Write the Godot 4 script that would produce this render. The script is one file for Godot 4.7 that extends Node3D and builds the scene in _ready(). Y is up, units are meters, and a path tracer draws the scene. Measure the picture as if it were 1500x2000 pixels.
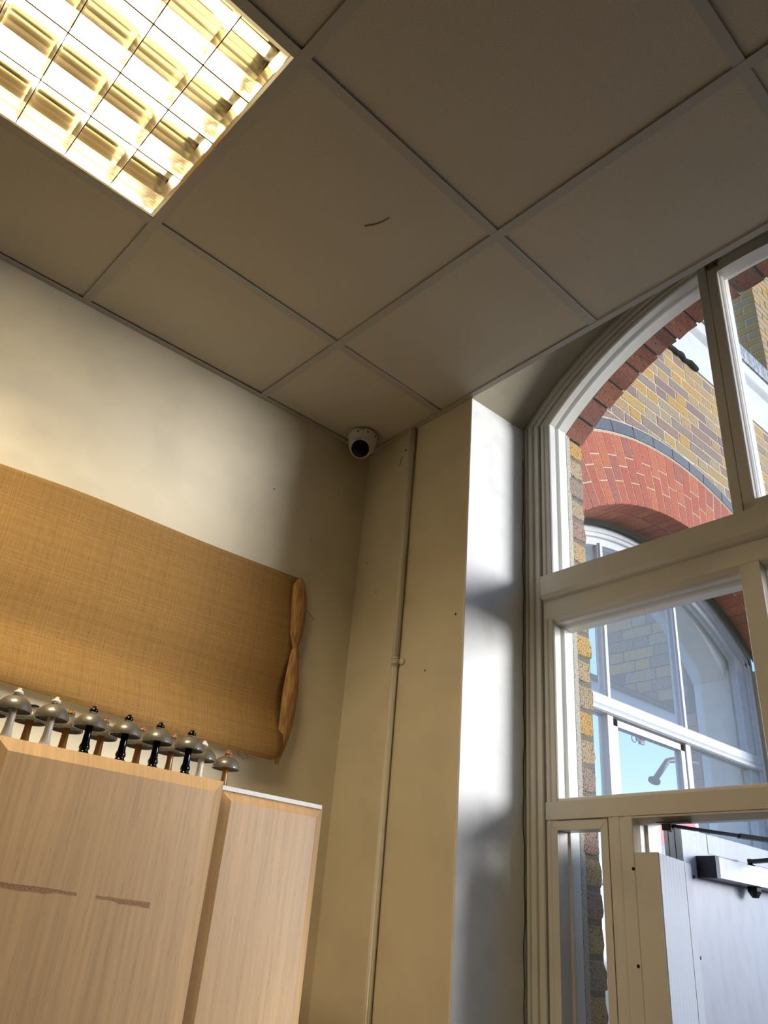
extends Node3D

const H := 3.2            # ceiling height; all coordinates below are measured from the ceiling plane, H is added on placing
var org := Vector3.ZERO   # base point of the thing being built
var used := {}
var rng := RandomNumberGenerator.new()

# ------------------------------------------------------------------ mesh helpers
class MB:
	var st := SurfaceTool.new()
	var o := Vector3.ZERO
	var n := 0
	func _init(base: Vector3) -> void:
		o = base
		st.begin(Mesh.PRIMITIVE_TRIANGLES)
	func shape(t: PackedVector3Array, smooth := -1) -> void:
		if t.size() < 3:
			return
		var vol := 0.0
		var c := t[0]
		for i in range(0, t.size(), 3):
			vol += (t[i] - c).dot((t[i + 1] - c).cross(t[i + 2] - c))
		st.set_smooth_group(smooth)
		for i in range(0, t.size(), 3):
			st.add_vertex(t[i] - o)
			if vol < 0.0:
				st.add_vertex(t[i + 1] - o)
				st.add_vertex(t[i + 2] - o)
			else:
				st.add_vertex(t[i + 2] - o)
				st.add_vertex(t[i + 1] - o)
		n += t.size()
	func done() -> ArrayMesh:
		st.generate_normals()
		return st.commit()

func mb() -> MB:
	return MB.new(org)

func quad(t: PackedVector3Array, a: Vector3, b: Vector3, c: Vector3, d: Vector3) -> void:
	t.append_array([a, b, c, a, c, d])

# rings of equal size joined into a closed body
func loft(rings: Array, caps := true) -> PackedVector3Array:
	var t := PackedVector3Array()
	var k: int = rings[0].size()
	for i in rings.size() - 1:
		for j in k:
			var j2 := (j + 1) % k
			quad(t, rings[i][j], rings[i][j2], rings[i + 1][j2], rings[i + 1][j])
	if caps:
		cap(t, rings[0], true)
		cap(t, rings[-1], false)
	return t

func cap(t: PackedVector3Array, ring: PackedVector3Array, rev: bool) -> void:
	# triangulate a planar-ish ring
	var nrm := Vector3.ZERO
	for i in ring.size():
		nrm += ring[i].cross(ring[(i + 1) % ring.size()])
	if nrm.length() < 1e-12:
		return
	nrm = nrm.normalized()
	var u := nrm.cross(Vector3(0.31, 0.77, 0.56)).normalized()
	var w := nrm.cross(u)
	var p := PackedVector2Array()
	for q in ring:
		p.append(Vector2(q.dot(u), q.dot(w)))
	var ix := Geometry2D.triangulate_polygon(p)
	for i in range(0, ix.size(), 3):
		var a := ix[i]
		var b := ix[i + 1]
		var c := ix[i + 2]
		var area := (p[b] - p[a]).cross(p[c] - p[a])
		if (area > 0.0) == rev:
			var s := b
			b = c
			c = s
		t.append_array([ring[a], ring[b], ring[c]])

func box(m: MB, a: Vector3, b: Vector3, ch := 0.0) -> void:
	var mn := Vector3(minf(a.x, b.x), minf(a.y, b.y), minf(a.z, b.z))
	var mx := Vector3(maxf(a.x, b.x), maxf(a.y, b.y), maxf(a.z, b.z))
	var poly := PackedVector2Array([Vector2(mn.x, mn.y), Vector2(mx.x, mn.y), Vector2(mx.x, mx.y), Vector2(mn.x, mx.y)])
	if ch <= 0.0:
		m.shape(loft([ring3(poly, mn.z), ring3(poly, mx.z)]))
	else:
		var ins := PackedVector2Array([Vector2(mn.x + ch, mn.y + ch), Vector2(mx.x - ch, mn.y + ch), Vector2(mx.x - ch, mx.y - ch), Vector2(mn.x + ch, mx.y - ch)])
		m.shape(loft([ring3(ins, mn.z), ring3(poly, mn.z + ch), ring3(poly, mx.z - ch), ring3(ins, mx.z)]))

func ring3(p: PackedVector2Array, z: float) -> PackedVector3Array:
	var r := PackedVector3Array()
	for q in p:
		r.append(Vector3(q.x, q.y, z))
	return r

# box in a turned frame: centre, half sizes, basis
func obox(m: MB, c: Vector3, half: Vector3, bs: Basis, ch := 0.0) -> void:
	var rings := []
	var zs := [-half.z, half.z] if ch <= 0.0 else [-half.z, -half.z + ch, half.z - ch, half.z]
	for k in zs.size():
		var e := ch if ch > 0.0 and (k == 0 or k == 3) else 0.0
		var r := PackedVector3Array()
		for s in [Vector2(-1, -1), Vector2(1, -1), Vector2(1, 1), Vector2(-1, 1)]:
			r.append(c + bs * Vector3(s.x * (half.x - e), s.y * (half.y - e), zs[k]))
		rings.append(r)
	m.shape(loft(rings))

func inset(p: PackedVector2Array, d: float) -> PackedVector2Array:
	var n := p.size()
	var area := 0.0
	for i in n:
		area += p[i].cross(p[(i + 1) % n])
	var sg := 1.0 if area > 0.0 else -1.0
	var out := PackedVector2Array()
	for i in n:
		var e1 := (p[i] - p[(i + n - 1) % n]).normalized()
		var e2 := (p[(i + 1) % n] - p[i]).normalized()
		var n1 := Vector2(-e1.y, e1.x) * sg
		var n2 := Vector2(-e2.y, e2.x) * sg
		var s := n1 + n2
		var k := s.length_squared()
		out.append(p[i] + s * (2.0 * d / maxf(k, 0.6)) if k > 0.0 else p[i] + n1 * d)
	return out

# a slab cut from a wall plane: polygon in (s, y), wall point = O + S*s + Y*y, outward N, depth dp behind the face, chamfer ch, face jitter jit
func slab(m: MB, p: PackedVector2Array, O: Vector3, S: Vector3, Y: Vector3, N: Vector3, dp: float, ch := 0.0, jit := 0.0, out := 0.0) -> void:
	var back := PackedVector3Array()
	var mid := PackedVector3Array()
	var front := PackedVector3Array()
	var q := inset(p, ch) if ch > 0.0 else p
	for i in p.size():
		var j := Vector2(rng.randf_range(-jit, jit), rng.randf_range(-jit, jit))
		var w: Vector2 = p[i] + j
		back.append(O + S * w.x + Y * w.y - N * (dp - out))
		mid.append(O + S * w.x + Y * w.y + N * (out - ch * 1.2))
		w = q[i] + j
		front.append(O + S * w.x + Y * w.y + N * (out + rng.randf_range(-jit, jit) * 0.7))
	m.shape(loft([back, mid, front]) if ch > 0.0 else loft([back, front]))

func prism(m: MB, p: PackedVector2Array, O: Vector3, U: Vector3, V: Vector3, D: Vector3) -> void:
	var a := PackedVector3Array()
	var b := PackedVector3Array()
	for q in p:
		a.append(O + U * q.x + V * q.y)
		b.append(O + U * q.x + V * q.y + D)
	m.shape(loft([a, b]))

func lathe(m: MB, prof: Array, at: Vector3, seg := 20, axis := Basis.IDENTITY, smooth := 1, caps := true) -> void:
	var rings := []
	for q in prof:
		var r := PackedVector3Array()
		for k in seg:
			var a := TAU * k / seg
			r.append(at + axis * Vector3(cos(a) * maxf(q.x, 0.00005), q.y, sin(a) * maxf(q.x, 0.00005)))
		rings.append(r)
	m.shape(loft(rings, caps), smooth)

func tube(m: MB, path: Array, r: float, seg := 10, smooth := 1) -> void:
	var rings := []
	for i in path.size():
		var a: Vector3 = path[maxi(i - 1, 0)]
		var b: Vector3 = path[mini(i + 1, path.size() - 1)]
		var d := (b - a).normalized()
		var u := d.cross(Vector3(0.2, 0.3, 0.93) if absf(d.z) < 0.9 else Vector3(1, 0.1, 0)).normalized()
		var w := d.cross(u)
		var g := PackedVector3Array()
		for k in seg:
			var an := TAU * k / seg
			g.append(path[i] + (u * cos(an) + w * sin(an)) * r)
		rings.append(g)
	m.shape(loft(rings), smooth)

func P2(a: Array) -> PackedVector2Array:
	var r := PackedVector2Array()
	for i in range(0, a.size(), 2):
		r.append(Vector2(a[i], a[i + 1]))
	return r

# ------------------------------------------------------------------ naming
func numbered(par: Node, called: String) -> String:
	var key := str(par.get_instance_id()) + called
	var k: int = used.get(key, 0)
	used[key] = k + 1
	return called if k == 0 else "%s_%03d" % [called, k]

func thing(called: String, label: String, category: String, at: Vector3, group := "", kind := "") -> Node3D:
	var o := Node3D.new()
	o.name = numbered(self, called)
	add_child(o, true)
	o.position = at + Vector3(0, H, 0)
	org = at
	o.set_meta("label", label)
	o.set_meta("category", category)
	if group:
		o.set_meta("group", group)
	if kind:
		o.set_meta("kind", kind)
	return o

func part(called: String, m: MB, material: Material, parent: Node3D, label := "") -> MeshInstance3D:
	var o := MeshInstance3D.new()
	o.name = numbered(parent, called)
	o.mesh = m.done()
	o.material_override = material
	parent.add_child(o, true)
	if label:
		o.set_meta("label", label)
	return o

# ------------------------------------------------------------------ materials
func img_noise(w: int, h: int, freq: float, seed_: int, oct := 4, kind := FastNoiseLite.TYPE_SIMPLEX_SMOOTH) -> Image:
	var f := FastNoiseLite.new()
	f.noise_type = kind
	f.seed = seed_
	f.frequency = freq
	f.fractal_octaves = oct
	return f.get_seamless_image(w, h)

# maps a grey noise image through colour stops
func ramp_tex(im: Image, stops: Array) -> ImageTexture:
	var g := Gradient.new()
	g.offsets = PackedFloat32Array()
	g.colors = PackedColorArray()
	var of := PackedFloat32Array()
	var co := PackedColorArray()
	for s in stops:
		of.append(s[0])
		co.append(s[1])
	g.offsets = of
	g.colors = co
	var out := Image.create(im.get_width(), im.get_height(), false, Image.FORMAT_RGB8)
	for y in im.get_height():
		for x in im.get_width():
			out.set_pixel(x, y, g.sample(im.get_pixel(x, y).r))
	return ImageTexture.create_from_image(out)

func mat(c: Color, rough: float, metal := 0.0) -> StandardMaterial3D:
	var m := StandardMaterial3D.new()
	m.albedo_color = c
	m.roughness = rough
	m.metallic = metal
	return m

func tri(m: StandardMaterial3D, tex: Texture2D, sc: Vector3) -> StandardMaterial3D:
	if tex:
		m.albedo_texture = tex
	m.uv1_triplanar = true
	m.uv1_world_triplanar = true
	m.uv1_triplanar_sharpness = 8.0
	m.uv1_scale = sc
	return m

func relief(m: StandardMaterial3D, tex: Texture2D, cm: float) -> StandardMaterial3D:
	m.heightmap_enabled = true
	m.heightmap_texture = tex
	m.heightmap_scale = cm
	return m

func grey(v: float) -> Color:
	return Color(v, v, v)

var M := {}

func make_materials() -> void:
	var n1 := img_noise(256, 256, 0.012, 3, 5)
	var n2 := img_noise(256, 256, 0.09, 8, 3)
	var n3 := img_noise(256, 256, 0.035, 21, 4)
	var t_n3 := ImageTexture.create_from_image(n3)
	var t_n2 := ImageTexture.create_from_image(n2)
	# painted plaster: very faint mottling and a hand-trowelled relief
	var t_plaster := ramp_tex(n1, [[0.0, grey(0.93)], [0.5, grey(0.98)], [1.0, grey(1.0)]])
	M.wall = relief(tri(mat(Color(0.87, 0.825, 0.715), 0.62), t_plaster, Vector3(1.1, 1.1, 1.1)), t_plaster, 0.25)
	M.white_plaster = relief(tri(mat(Color(0.90, 0.895, 0.865), 0.5), t_plaster, Vector3(2.1, 2.1, 2.1)), t_plaster, 0.6)
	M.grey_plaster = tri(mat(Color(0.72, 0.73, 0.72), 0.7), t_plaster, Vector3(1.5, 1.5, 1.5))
	# mineral-fibre tile: fine dark pin holes and fissures
	var t_fis := img_noise(512, 512, 0.11, 5, 2)
	var t_tile := ramp_tex(t_fis, [[0.0, Color(0.40, 0.37, 0.32)], [0.17, Color(0.60, 0.57, 0.52)], [0.25, Color(0.84, 0.825, 0.79)], [0.6, Color(0.92, 0.91, 0.885)], [1.0, Color(0.98, 0.97, 0.945)]])
	M.tile = relief(tri(mat(Color(0.86, 0.83, 0.77), 0.95), t_tile, Vector3(9.0, 9.0, 9.0)), t_tile, 0.035)
	M.bar = mat(Color(0.68, 0.66, 0.61), 0.5)
	M.floor = tri(mat(Color(0.42, 0.365, 0.30), 0.5), t_plaster, Vector3(0.8, 0.8, 0.8))
	M.paint = tri(mat(Color(0.86, 0.84, 0.79), 0.32), t_plaster, Vector3(0.9, 0.9, 0.9))
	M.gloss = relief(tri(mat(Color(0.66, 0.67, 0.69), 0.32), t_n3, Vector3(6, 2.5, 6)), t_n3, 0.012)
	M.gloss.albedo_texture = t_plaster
	M.steel = tri(mat(Color(0.58, 0.585, 0.59), 0.5, 0.75), t_plaster, Vector3(9, 2, 9))
	M.dark_steel = mat(Color(0.17, 0.165, 0.16), 0.4, 0.5)
	M.black = mat(Color(0.02, 0.02, 0.022), 0.12)
	M.black_rubber = mat(Color(0.03, 0.03, 0.03), 0.5)
	M.cap_black = mat(Color(0.09, 0.095, 0.11), 0.45)
	M.hole = mat(Color(0.03, 0.025, 0.02), 0.9)
	M.crack = mat(Color(0.12, 0.09, 0.06), 0.95)
	M.latch = tri(mat(Color(0.48, 0.42, 0.30), 0.6), t_plaster, Vector3(20, 20, 20))
	M.ivory = mat(Color(0.90, 0.86, 0.77), 0.22)
	var t_wood := ramp_tex(img_noise(256, 256, 0.02, 17, 4), [[0.0, Color(0.70, 0.62, 0.55)], [0.45, Color(0.86, 0.80, 0.74)], [0.55, Color(0.95, 0.91, 0.87)], [1.0, Color(1, 0.98, 0.95)]])
	M.varnish = tri(mat(Color(0.66, 0.48, 0.26), 0.2), t_wood, Vector3(30, 3, 30))
	M.bell = mat(Color(0.40, 0.37, 0.31), 0.5, 0.35)
	M.bell.clearcoat_enabled = true
	M.bell.clearcoat = 0.8
	M.bell.clearcoat_roughness = 0.06
	M.beech = beech()
	M.white_board = mat(Color(0.95, 0.94, 0.91), 0.45)
	M.tape = tri(mat(Color(0.72, 0.57, 0.42), 0.75), t_wood, Vector3(60, 60, 60))
	M.burlap = burlap()
	M.hessian_back = tri(mat(Color(0.74, 0.60, 0.38), 0.85), t_wood, Vector3(22, 2.2, 22))
	M.thread = mat(Color(0.55, 0.42, 0.25), 0.9)
	M.pipe = mat(Color(0.86, 0.83, 0.75), 0.35)
	M.camera = mat(Color(0.86, 0.85, 0.81), 0.38)
	M.lens = mat(Color(0.004, 0.004, 0.006), 0.3)
	M.lens.metallic_specular = 0.25
	M.lens_ring = mat(Color(0.16, 0.16, 0.17), 0.3)
	# lamp
	M.reflector = mat(Color(0.86, 0.835, 0.765), 0.17, 1.0)
	M.housing = mat(Color(0.80, 0.78, 0.72), 0.5)
	M.tube = mat(Color(0.95, 0.93, 0.85), 0.4)
	M.tube.emission_enabled = true
	M.tube.emission = Color(1.0, 0.92, 0.64)
	M.tube.emission_energy_multiplier = 1.7
	M.tube_end = mat(Color(0.72, 0.70, 0.66), 0.35, 0.7)
	# masonry: speckle with dark burnt pits, shared, tinted per brick
	var t_brick := ramp_tex(img_noise(256, 256, 0.055, 77, 5), [[0.0, grey(0.25)], [0.20, grey(0.52)], [0.33, grey(0.86)], [0.6, grey(0.97)], [1.0, grey(1.0)]])
	M.bricks = []
	for c in [Color(0.75, 0.61, 0.35), Color(0.72, 0.59, 0.39), Color(0.67, 0.58, 0.44), Color(0.60, 0.51, 0.43), Color(0.76, 0.59, 0.30), Color(0.62, 0.49, 0.41), Color(0.69, 0.60, 0.45), Color(0.57, 0.465, 0.41), Color(0.71, 0.60, 0.40)]:
		M.bricks.append(relief(tri(mat(c, 0.9), t_brick, Vector3(9, 9, 9)), t_brick, 0.35))
	var t_red := ramp_tex(img_noise(256, 256, 0.05, 31, 5), [[0.0, grey(0.5)], [0.25, grey(0.78)], [0.42, grey(0.94)], [1.0, grey(1.0)]])
	M.reds = []
	for c in [Color(0.72, 0.36, 0.225), Color(0.69, 0.34, 0.22), Color(0.74, 0.40, 0.245), Color(0.65, 0.355, 0.265)]:
		M.reds.append(relief(tri(mat(c, 0.85), t_red, Vector3(6, 6, 6)), t_brick, 0.1))
	M.browns = []
	for c in [Color(0.58, 0.34, 0.25), Color(0.55, 0.32, 0.24), Color(0.60, 0.36, 0.26), Color(0.52, 0.32, 0.26)]:
		M.browns.append(relief(tri(mat(c, 0.9), t_red, Vector3(6, 6, 6)), t_brick, 0.2))
	M.blues = []
	for c in [Color(0.27, 0.285, 0.305), Color(0.30, 0.315, 0.33), Color(0.28, 0.29, 0.325)]:
		M.blues.append(tri(mat(c, 0.6), t_brick, Vector3(5, 5, 5)))
	M.mortar = relief(tri(mat(Color(0.86, 0.80, 0.665), 0.95), t_brick, Vector3(14, 14, 14)), t_brick, 0.2)
	M.lime = tri(mat(Color(0.72, 0.69, 0.61), 0.95), t_brick, Vector3(10, 10, 10))
	M.dirty_mortar = relief(tri(mat(Color(0.50, 0.475, 0.43), 0.95), t_brick, Vector3(18, 18, 18)), t_brick, 0.4)
	M.moss = relief(tri(mat(Color(0.12, 0.12, 0.08), 1.0), t_brick, Vector3(25, 25, 25)), t_brick, 0.6)
	M.render = tri(mat(Color(0.80, 0.805, 0.80), 0.75), t_plaster, Vector3(1.3, 1.3, 1.3))
	M.lead = tri(mat(Color(0.60, 0.61, 0.61), 0.6), ramp_tex(n3, [[0.0, grey(0.45)], [0.4, grey(0.7)], [0.6, grey(1.0)], [1.0, grey(1.0)]]), Vector3(5, 1, 5))
	M.ext_white = tri(mat(Color(0.80, 0.81, 0.81), 0.35), t_plaster, Vector3(5, 5, 5))
	M.guard_white = mat(Color(0.66, 0.67, 0.68), 0.5)
	M.lip = mat(Color(0.30, 0.25, 0.17), 0.5)
	M.red_sign = mat(Color(0.78, 0.16, 0.22), 0.4)
	M.ground = tri(mat(Color(0.84, 0.82, 0.77), 0.9), t_brick, Vector3(1.5, 1.5, 1.5))
	M.slate = mat(Color(0.35, 0.35, 0.37), 0.8)
	M.dark_brick = M.bricks[3]
	var g := StandardMaterial3D.new()
	g.albedo_color = Color(0.93, 0.97, 0.96, 0.06)
	g.transparency = BaseMaterial3D.TRANSPARENCY_ALPHA
	g.roughness = 0.0
	g.metallic_specular = 0.3
	M.glass = g
	M.grey_metal = mat(Color(0.36, 0.36, 0.35), 0.5, 0.2)

func beech() -> StandardMaterial3D:
	var w := 512
	var im := Image.create(w, w, false, Image.FORMAT_RGB8)
	var f := FastNoiseLite.new()
	f.seed = 44
	f.frequency = 1.0
	f.fractal_octaves = 3
	for y in w:
		for x in w:
			var u := float(x) / w
			var v := float(y) / w
			# broad staves, wavy streaks and short pores along the grain (vertical)
			var b := absf(fposmod(u + 0.5, 1.0) - 0.5) * 2.0
			var stave := f.get_noise_2d(floorf(u * 11.0) * 7.3, 3.1) * 0.05
			var bl := minf(v, 1.0 - v) * 2.0
			var streak := f.get_noise_3d(b * 18.0, bl * 1.6, 4.0) * 0.07 + f.get_noise_3d(b * 70.0, bl * 2.5, 9.0) * 0.04
			var pore := f.get_noise_3d(u * 150.0, v * 22.0, 2.0)
			var k := 0.93 + stave + streak - (0.05 if pore > 0.42 else 0.0)
			im.set_pixel(x, y, Color(clampf(k, 0, 1), clampf(k * 0.985 - 0.01, 0, 1), clampf(k * 0.96 - 0.02, 0, 1)))
	return tri(mat(Color(0.865, 0.72, 0.525), 0.45), ImageTexture.create_from_image(im), Vector3(1.9, 0.8, 1.9))

func burlap() -> StandardMaterial3D:
	var w := 768
	var yarns := 64
	var im := Image.create(w, w, false, Image.FORMAT_RGB8)
	var hm := Image.create(w, w, false, Image.FORMAT_L8)
	var r := RandomNumberGenerator.new()
	r.seed = 9
	var wa := []
	var we := []
	for i in yarns:
		wa.append([r.randf_range(0.91, 1.04), r.randf() * TAU, r.randf_range(-0.14, 0.14), r.randf_range(0.84, 1.12)])
		we.append([r.randf_range(0.91, 1.04), r.randf() * TAU, r.randf_range(-0.14, 0.14), r.randf_range(0.84, 1.12)])
	var px := float(w) / yarns
	for y in w:
		for x in w:
			var i := int(x / px)
			var j := int(y / px)
			var fu := x / px - i - 0.5
			var fv := y / px - j - 0.5
			var a: Array = wa[i]
			var e: Array = we[j]
			# warp over weft on even crossings
			var over := (i + j) % 2 == 0
			var ta := 0.40 * float(a[3]) * (1.0 + 0.15 * sin(TAU * 3.0 * y / w + float(a[1])))
			var te := 0.40 * float(e[3]) * (1.0 + 0.15 * sin(TAU * 2.0 * x / w + float(e[1])))
			var ha := sqrt(maxf(0.0, 1.0 - pow((fu - float(a[2])) / ta, 2.0))) * (1.0 if over else 0.55)
			var he := sqrt(maxf(0.0, 1.0 - pow((fv - float(e[2])) / te, 2.0))) * (0.55 if over else 1.0)
			var top := maxf(ha, he)
			var tone: float = a[0] if ha >= he else e[0]
			var k := (0.50 + 0.44 * top) * tone
			im.set_pixel(x, y, Color(clampf(k, 0, 1), clampf(k * 0.97, 0, 1), clampf(k * 0.9, 0, 1)))
			hm.set_pixel(x, y, grey(top))
	var m := tri(mat(Color(0.745, 0.585, 0.335), 0.85), ImageTexture.create_from_image(im), Vector3(6.6, 6.6, 6.6))
	return relief(m, ImageTexture.create_from_image(hm), 0.06)

# ------------------------------------------------------------------ scene
func _ready() -> void:
	rng.seed = 2024
	# camera
	var cam := Camera3D.new()
	cam.name = "camera"
	cam.keep_aspect = Camera3D.KEEP_HEIGHT
	cam.fov = 66.732
	cam.near = 0.02
	cam.far = 200.0
	add_child(cam)
	cam.transform = Transform3D(Basis(Vector3(0.65326682, 0.08214971, -0.75265788), Vector3(0.3143226, 0.87495524, 0.36831322), Vector3(0.68879879, -0.47718419, 0.54575772)), Vector3(1.89734, -1.50817 + H, 1.4133))
	cam.current = true
	# sky, hazy sun, exposure
	var sm := ProceduralSkyMaterial.new()
	sm.sky_top_color = Color(0.40, 0.53, 0.72)
	sm.sky_horizon_color = Color(0.84, 0.90, 1.0)
	sm.sky_curve = 0.055
	sm.ground_bottom_color = Color(0.42, 0.42, 0.42)
	sm.ground_horizon_color = Color(0.62, 0.63, 0.64)
	sm.sky_energy_multiplier = 1.65
	var env := Environment.new()
	env.background_mode = Environment.BG_SKY
	env.sky = Sky.new()
	env.sky.sky_material = sm
	env.background_energy_multiplier = 1.0
	env.ambient_light_source = Environment.AMBIENT_SOURCE_SKY
	env.tonemap_mode = Environment.TONE_MAPPER_LINEAR
	env.tonemap_exposure = 1.08
	env.sdfgi_enabled = true
	env.ssao_enabled = true
	env.ssil_enabled = true
	var we := WorldEnvironment.new()
	we.name = "environment"
	we.environment = env
	add_child(we)
	var sun := DirectionalLight3D.new()
	sun.name = "sun"
	sun.light_color = Color(0.99, 0.99, 1.0)
	sun.light_energy = 1.65
	sun.light_angular_distance = 26.0
	sun.shadow_enabled = true
	sun.sky_mode = DirectionalLight3D.SKY_MODE_LIGHT_ONLY
	add_child(sun)
	sun.look_at_from_position(Vector3(0.70, 0.12, -0.60) * 20.0, Vector3.ZERO, Vector3.UP)

	make_materials()
	shell()
	ceiling()
	window_frame()
	wing()
	tower()
	lamp()
	cupboards()
	bells()
	hanging()
	small_things()

# ------------------------------------------------------------------ room shell
const CX := 1.28
func arc_pts(cx: float, cy: float, r: float, x0: float, x1: float, n: int) -> Array:
	var a0 := acos((x0 - cx) / r)
	var a1 := acos((x1 - cx) / r)
	var out := []
	for i in n + 1:
		var a := lerpf(a0, a1, float(i) / n)
		out.append_array([cx + r * cos(a), cy + r * sin(a)])
	return out

func shell() -> void:
	var X := Vector3.RIGHT
	var Y := Vector3.UP
	var Z := Vector3.BACK
	var t := thing("floor", "plain brown floor of the room below the ceiling lamp", "floor", Vector3(3, -H, 2.5), "", "structure")
	var m := mb()
	box(m, Vector3(-0.1, -H - 0.1, -0.43), Vector3(6.1, -H, 5.1))
	part("slab", m, M.floor, t)
	t = thing("wall_left", "cream painted plaster wall behind the burlap hanging and cupboards", "wall", Vector3(0, -H, 2.5), "", "structure")
	m = mb()
	box(m, Vector3(-0.24, -H, -0.18), Vector3(0, 0.9, 5.1))
	part("plaster", m, M.wall, t)
	scuffs(t, [[0.0, 0.36, -0.30, 0.010, 0.003, 0.3], [0.0, 0.2, -0.42, 0.006, 0.004, 0.0]], true)
	t = thing("wall_front", "cream plaster wall far out beyond the window", "wall", Vector3(6, -H, 2.5), "", "structure")
	m = mb()
	box(m, Vector3(6, -H, -0.43), Vector3(6.15, 0.9, 5.1))
	part("plaster", m, M.wall, t)
	t = thing("wall_back", "cream plaster wall behind the viewer", "wall", Vector3(3, -H, 5), "", "structure")
	m = mb()
	box(m, Vector3(0, -H, 5), Vector3(6, 0.9, 5.15))
	part("plaster", m, M.wall, t)
	t = thing("roof", "dark slab over the suspended ceiling", "roof", Vector3(3, 0.9, 2.5), "", "structure")
	m = mb()
	box(m, Vector3(-0.1, 0.9, -0.43), Vector3(6.15, 1.05, 5.15))
	part("slab", m, M.slate, t)
	# window wall: two piers, the part over the arch, with a deep white plastered niche
	t = thing("wall_right", "cream wall with the pipe and the deep white window niche", "wall", Vector3(1.28, -H, -0.1), "", "structure")
	m = mb()
	box(m, Vector3(0, -H, -0.34), Vector3(0.499, 0.9, 0))
	prism(m, P2([2.056, -H, 6, -H, 6, 0.9, 2.056, 0.9]), Vector3(0, 0, -0.34), X, Y, Z * 0.34)
	var sp := [0.499, 0.0]
	sp.append_array(arc_pts(CX, -0.738, 1.066, 0.506, 2.054, 28))
	sp.append_array([2.061, 0.0, 2.061, 0.9, 0.499, 0.9])
	prism(m, P2(sp), Vector3(0, 0, -0.34), X, Y, Z * 0.34)
	part("plaster", m, M.wall, t)
	# niche lining: thin skin of white plaster on the reveals and the soffit
	m = mb()
	box(m, Vector3(0.4985, -H, -0.34), Vector3(0.506, 0.0035, 0.0012), 0.0012)
	part("reveal", m, M.white_plaster, t, "white reveal of the window niche")
	m = mb()
	box(m, Vector3(2.054, -H, -0.34), Vector3(2.062, 0.0035, 0.0012), 0.001)
	part("reveal", m, M.white_plaster, t, "white reveal of the window niche")
	m = mb()
	var inn := arc_pts(CX, -0.738, 1.066, 0.506, 2.054, 28)
	var ou := arc_pts(CX, -0.738, 1.073, 2.058, 0.502, 28)
	inn.append_array(ou)
	prism(m, P2(inn), Vector3(0, 0, -0.34), X, Y, Z * 0.34)
	part("soffit", m, M.white_plaster, t, "arched white soffit of the niche")
	scuffs(t, [[0.18, 0.0, -0.10, 0.05, 0.003, 1.2], [0.20, 0.0, -0.065, 0.014, 0.008, 0.3], [0.36, 0.0, -0.86, 0.007, 0.005, 0.0], [0.47, 0.0, -0.72, 0.006, 0.008, 0.0], [0.11, 0.0, -0.56, 0.005, 0.005, 0.0], [0.05, 0.0, -0.44, 0.005, 0.004, 0.0]], false)
	# crack between reveal and frame
	m = mb()
	var path := []
	for i in 40:
		path.append(Vector3(0.5065, -0.12 - i * 0.043, -0.240 - 0.0022 * sin(i * 1.9) - 0.0022 * sin(i * 0.7)))
	tube(m, path, 0.0012, 5)
	part("crack", m, M.crack, t, "thin dark crack beside the window frame")
	# outer brick leaf of the same wall, seen as the jamb and arch outside the glass
	t = thing("wall_outer", "weathered brick jamb and red brick arch just outside the window glass", "wall", Vector3(1.3, -H, -0.4), "", "structure")
	m = mb()
	box(m, Vector3(0.12, -H, -0.428), Vector3(0.5975, 0.0, -0.34))
	box(m, Vector3(2.03, -H, -0.428), Vector3(6.15, 0.0, -0.34))
	var ap := [0.12, -0.02]
	ap.append_array(arc_pts(1.31, -0.737, 1.0185, 0.594, 2.03, 40))
	ap.append_array([6.15, -0.02, 6.15, 0.75, 0.12, 0.75])
	prism(m, P2(ap), Vector3(0, 0, -0.428), X, Y, Z * 0.088)
	part("mortar_core", m, M.dirty_mortar, t)
	m = mb()
	box(m, Vector3(0.12, 0.75, -0.428), Vector3(6.15, 1.6, -0.36))
	part("mortar_core", m, M.dirty_mortar, t)
	# lime fillet between frame and brick
	m = mb()
	prism(m, P2([0.585, -0.335, 0.6, -0.335, 0.606, -0.34, 0.603, -0.362, 0.585, -0.362]), Vector3(0, -H, 0), X, Z, Y * (H - 0.015))
	part("lime_fillet", m, M.lime, t)
	# jamb bricks
	var jm := [4, 6, 3, 2, 5, 1, 7, 8, 3, 0, 6, 2]
	for k in 42:
		var y0 := -0.085 - 0.075 * k
		if y0 < -H:
			break
		m = mb()
		var dz := rng.randf_range(-0.006, 0.004)
		var p := PackedVector2Array()
		# ragged outer edge
		p.append_array([Vector2(0.0, y0 + 0.003), Vector2(0.055, y0 + 0.002), Vector2(0.083 + dz, y0 + rng.randf_range(0.003, 0.009)), Vector2(0.086 + dz + rng.randf_range(-0.004, 0.005), y0 + 0.025), Vector2(0.085 + dz, y0 + 0.046), Vector2(0.079 + dz + rng.randf_range(-0.006, 0.004), y0 + 0.0655), Vector2(0.04, y0 + 0.066), Vector2(0.0, y0 + 0.067)])
		slab(m, p, Vector3(0.6005, 0, -0.346), Vector3.FORWARD, Y, X, 0.05, 0.003, 0.0022, rng.randf_range(-0.001, 0.003))
		part("brick", m, M.bricks[jm[k % 12]], t)
	# red voussoirs of our own arch
	var nb := 21
	var a0 := acos((0.6 - 1.31) / 1.012)
	var a1 := acos((2.02 - 1.31) / 1.012)
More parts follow.
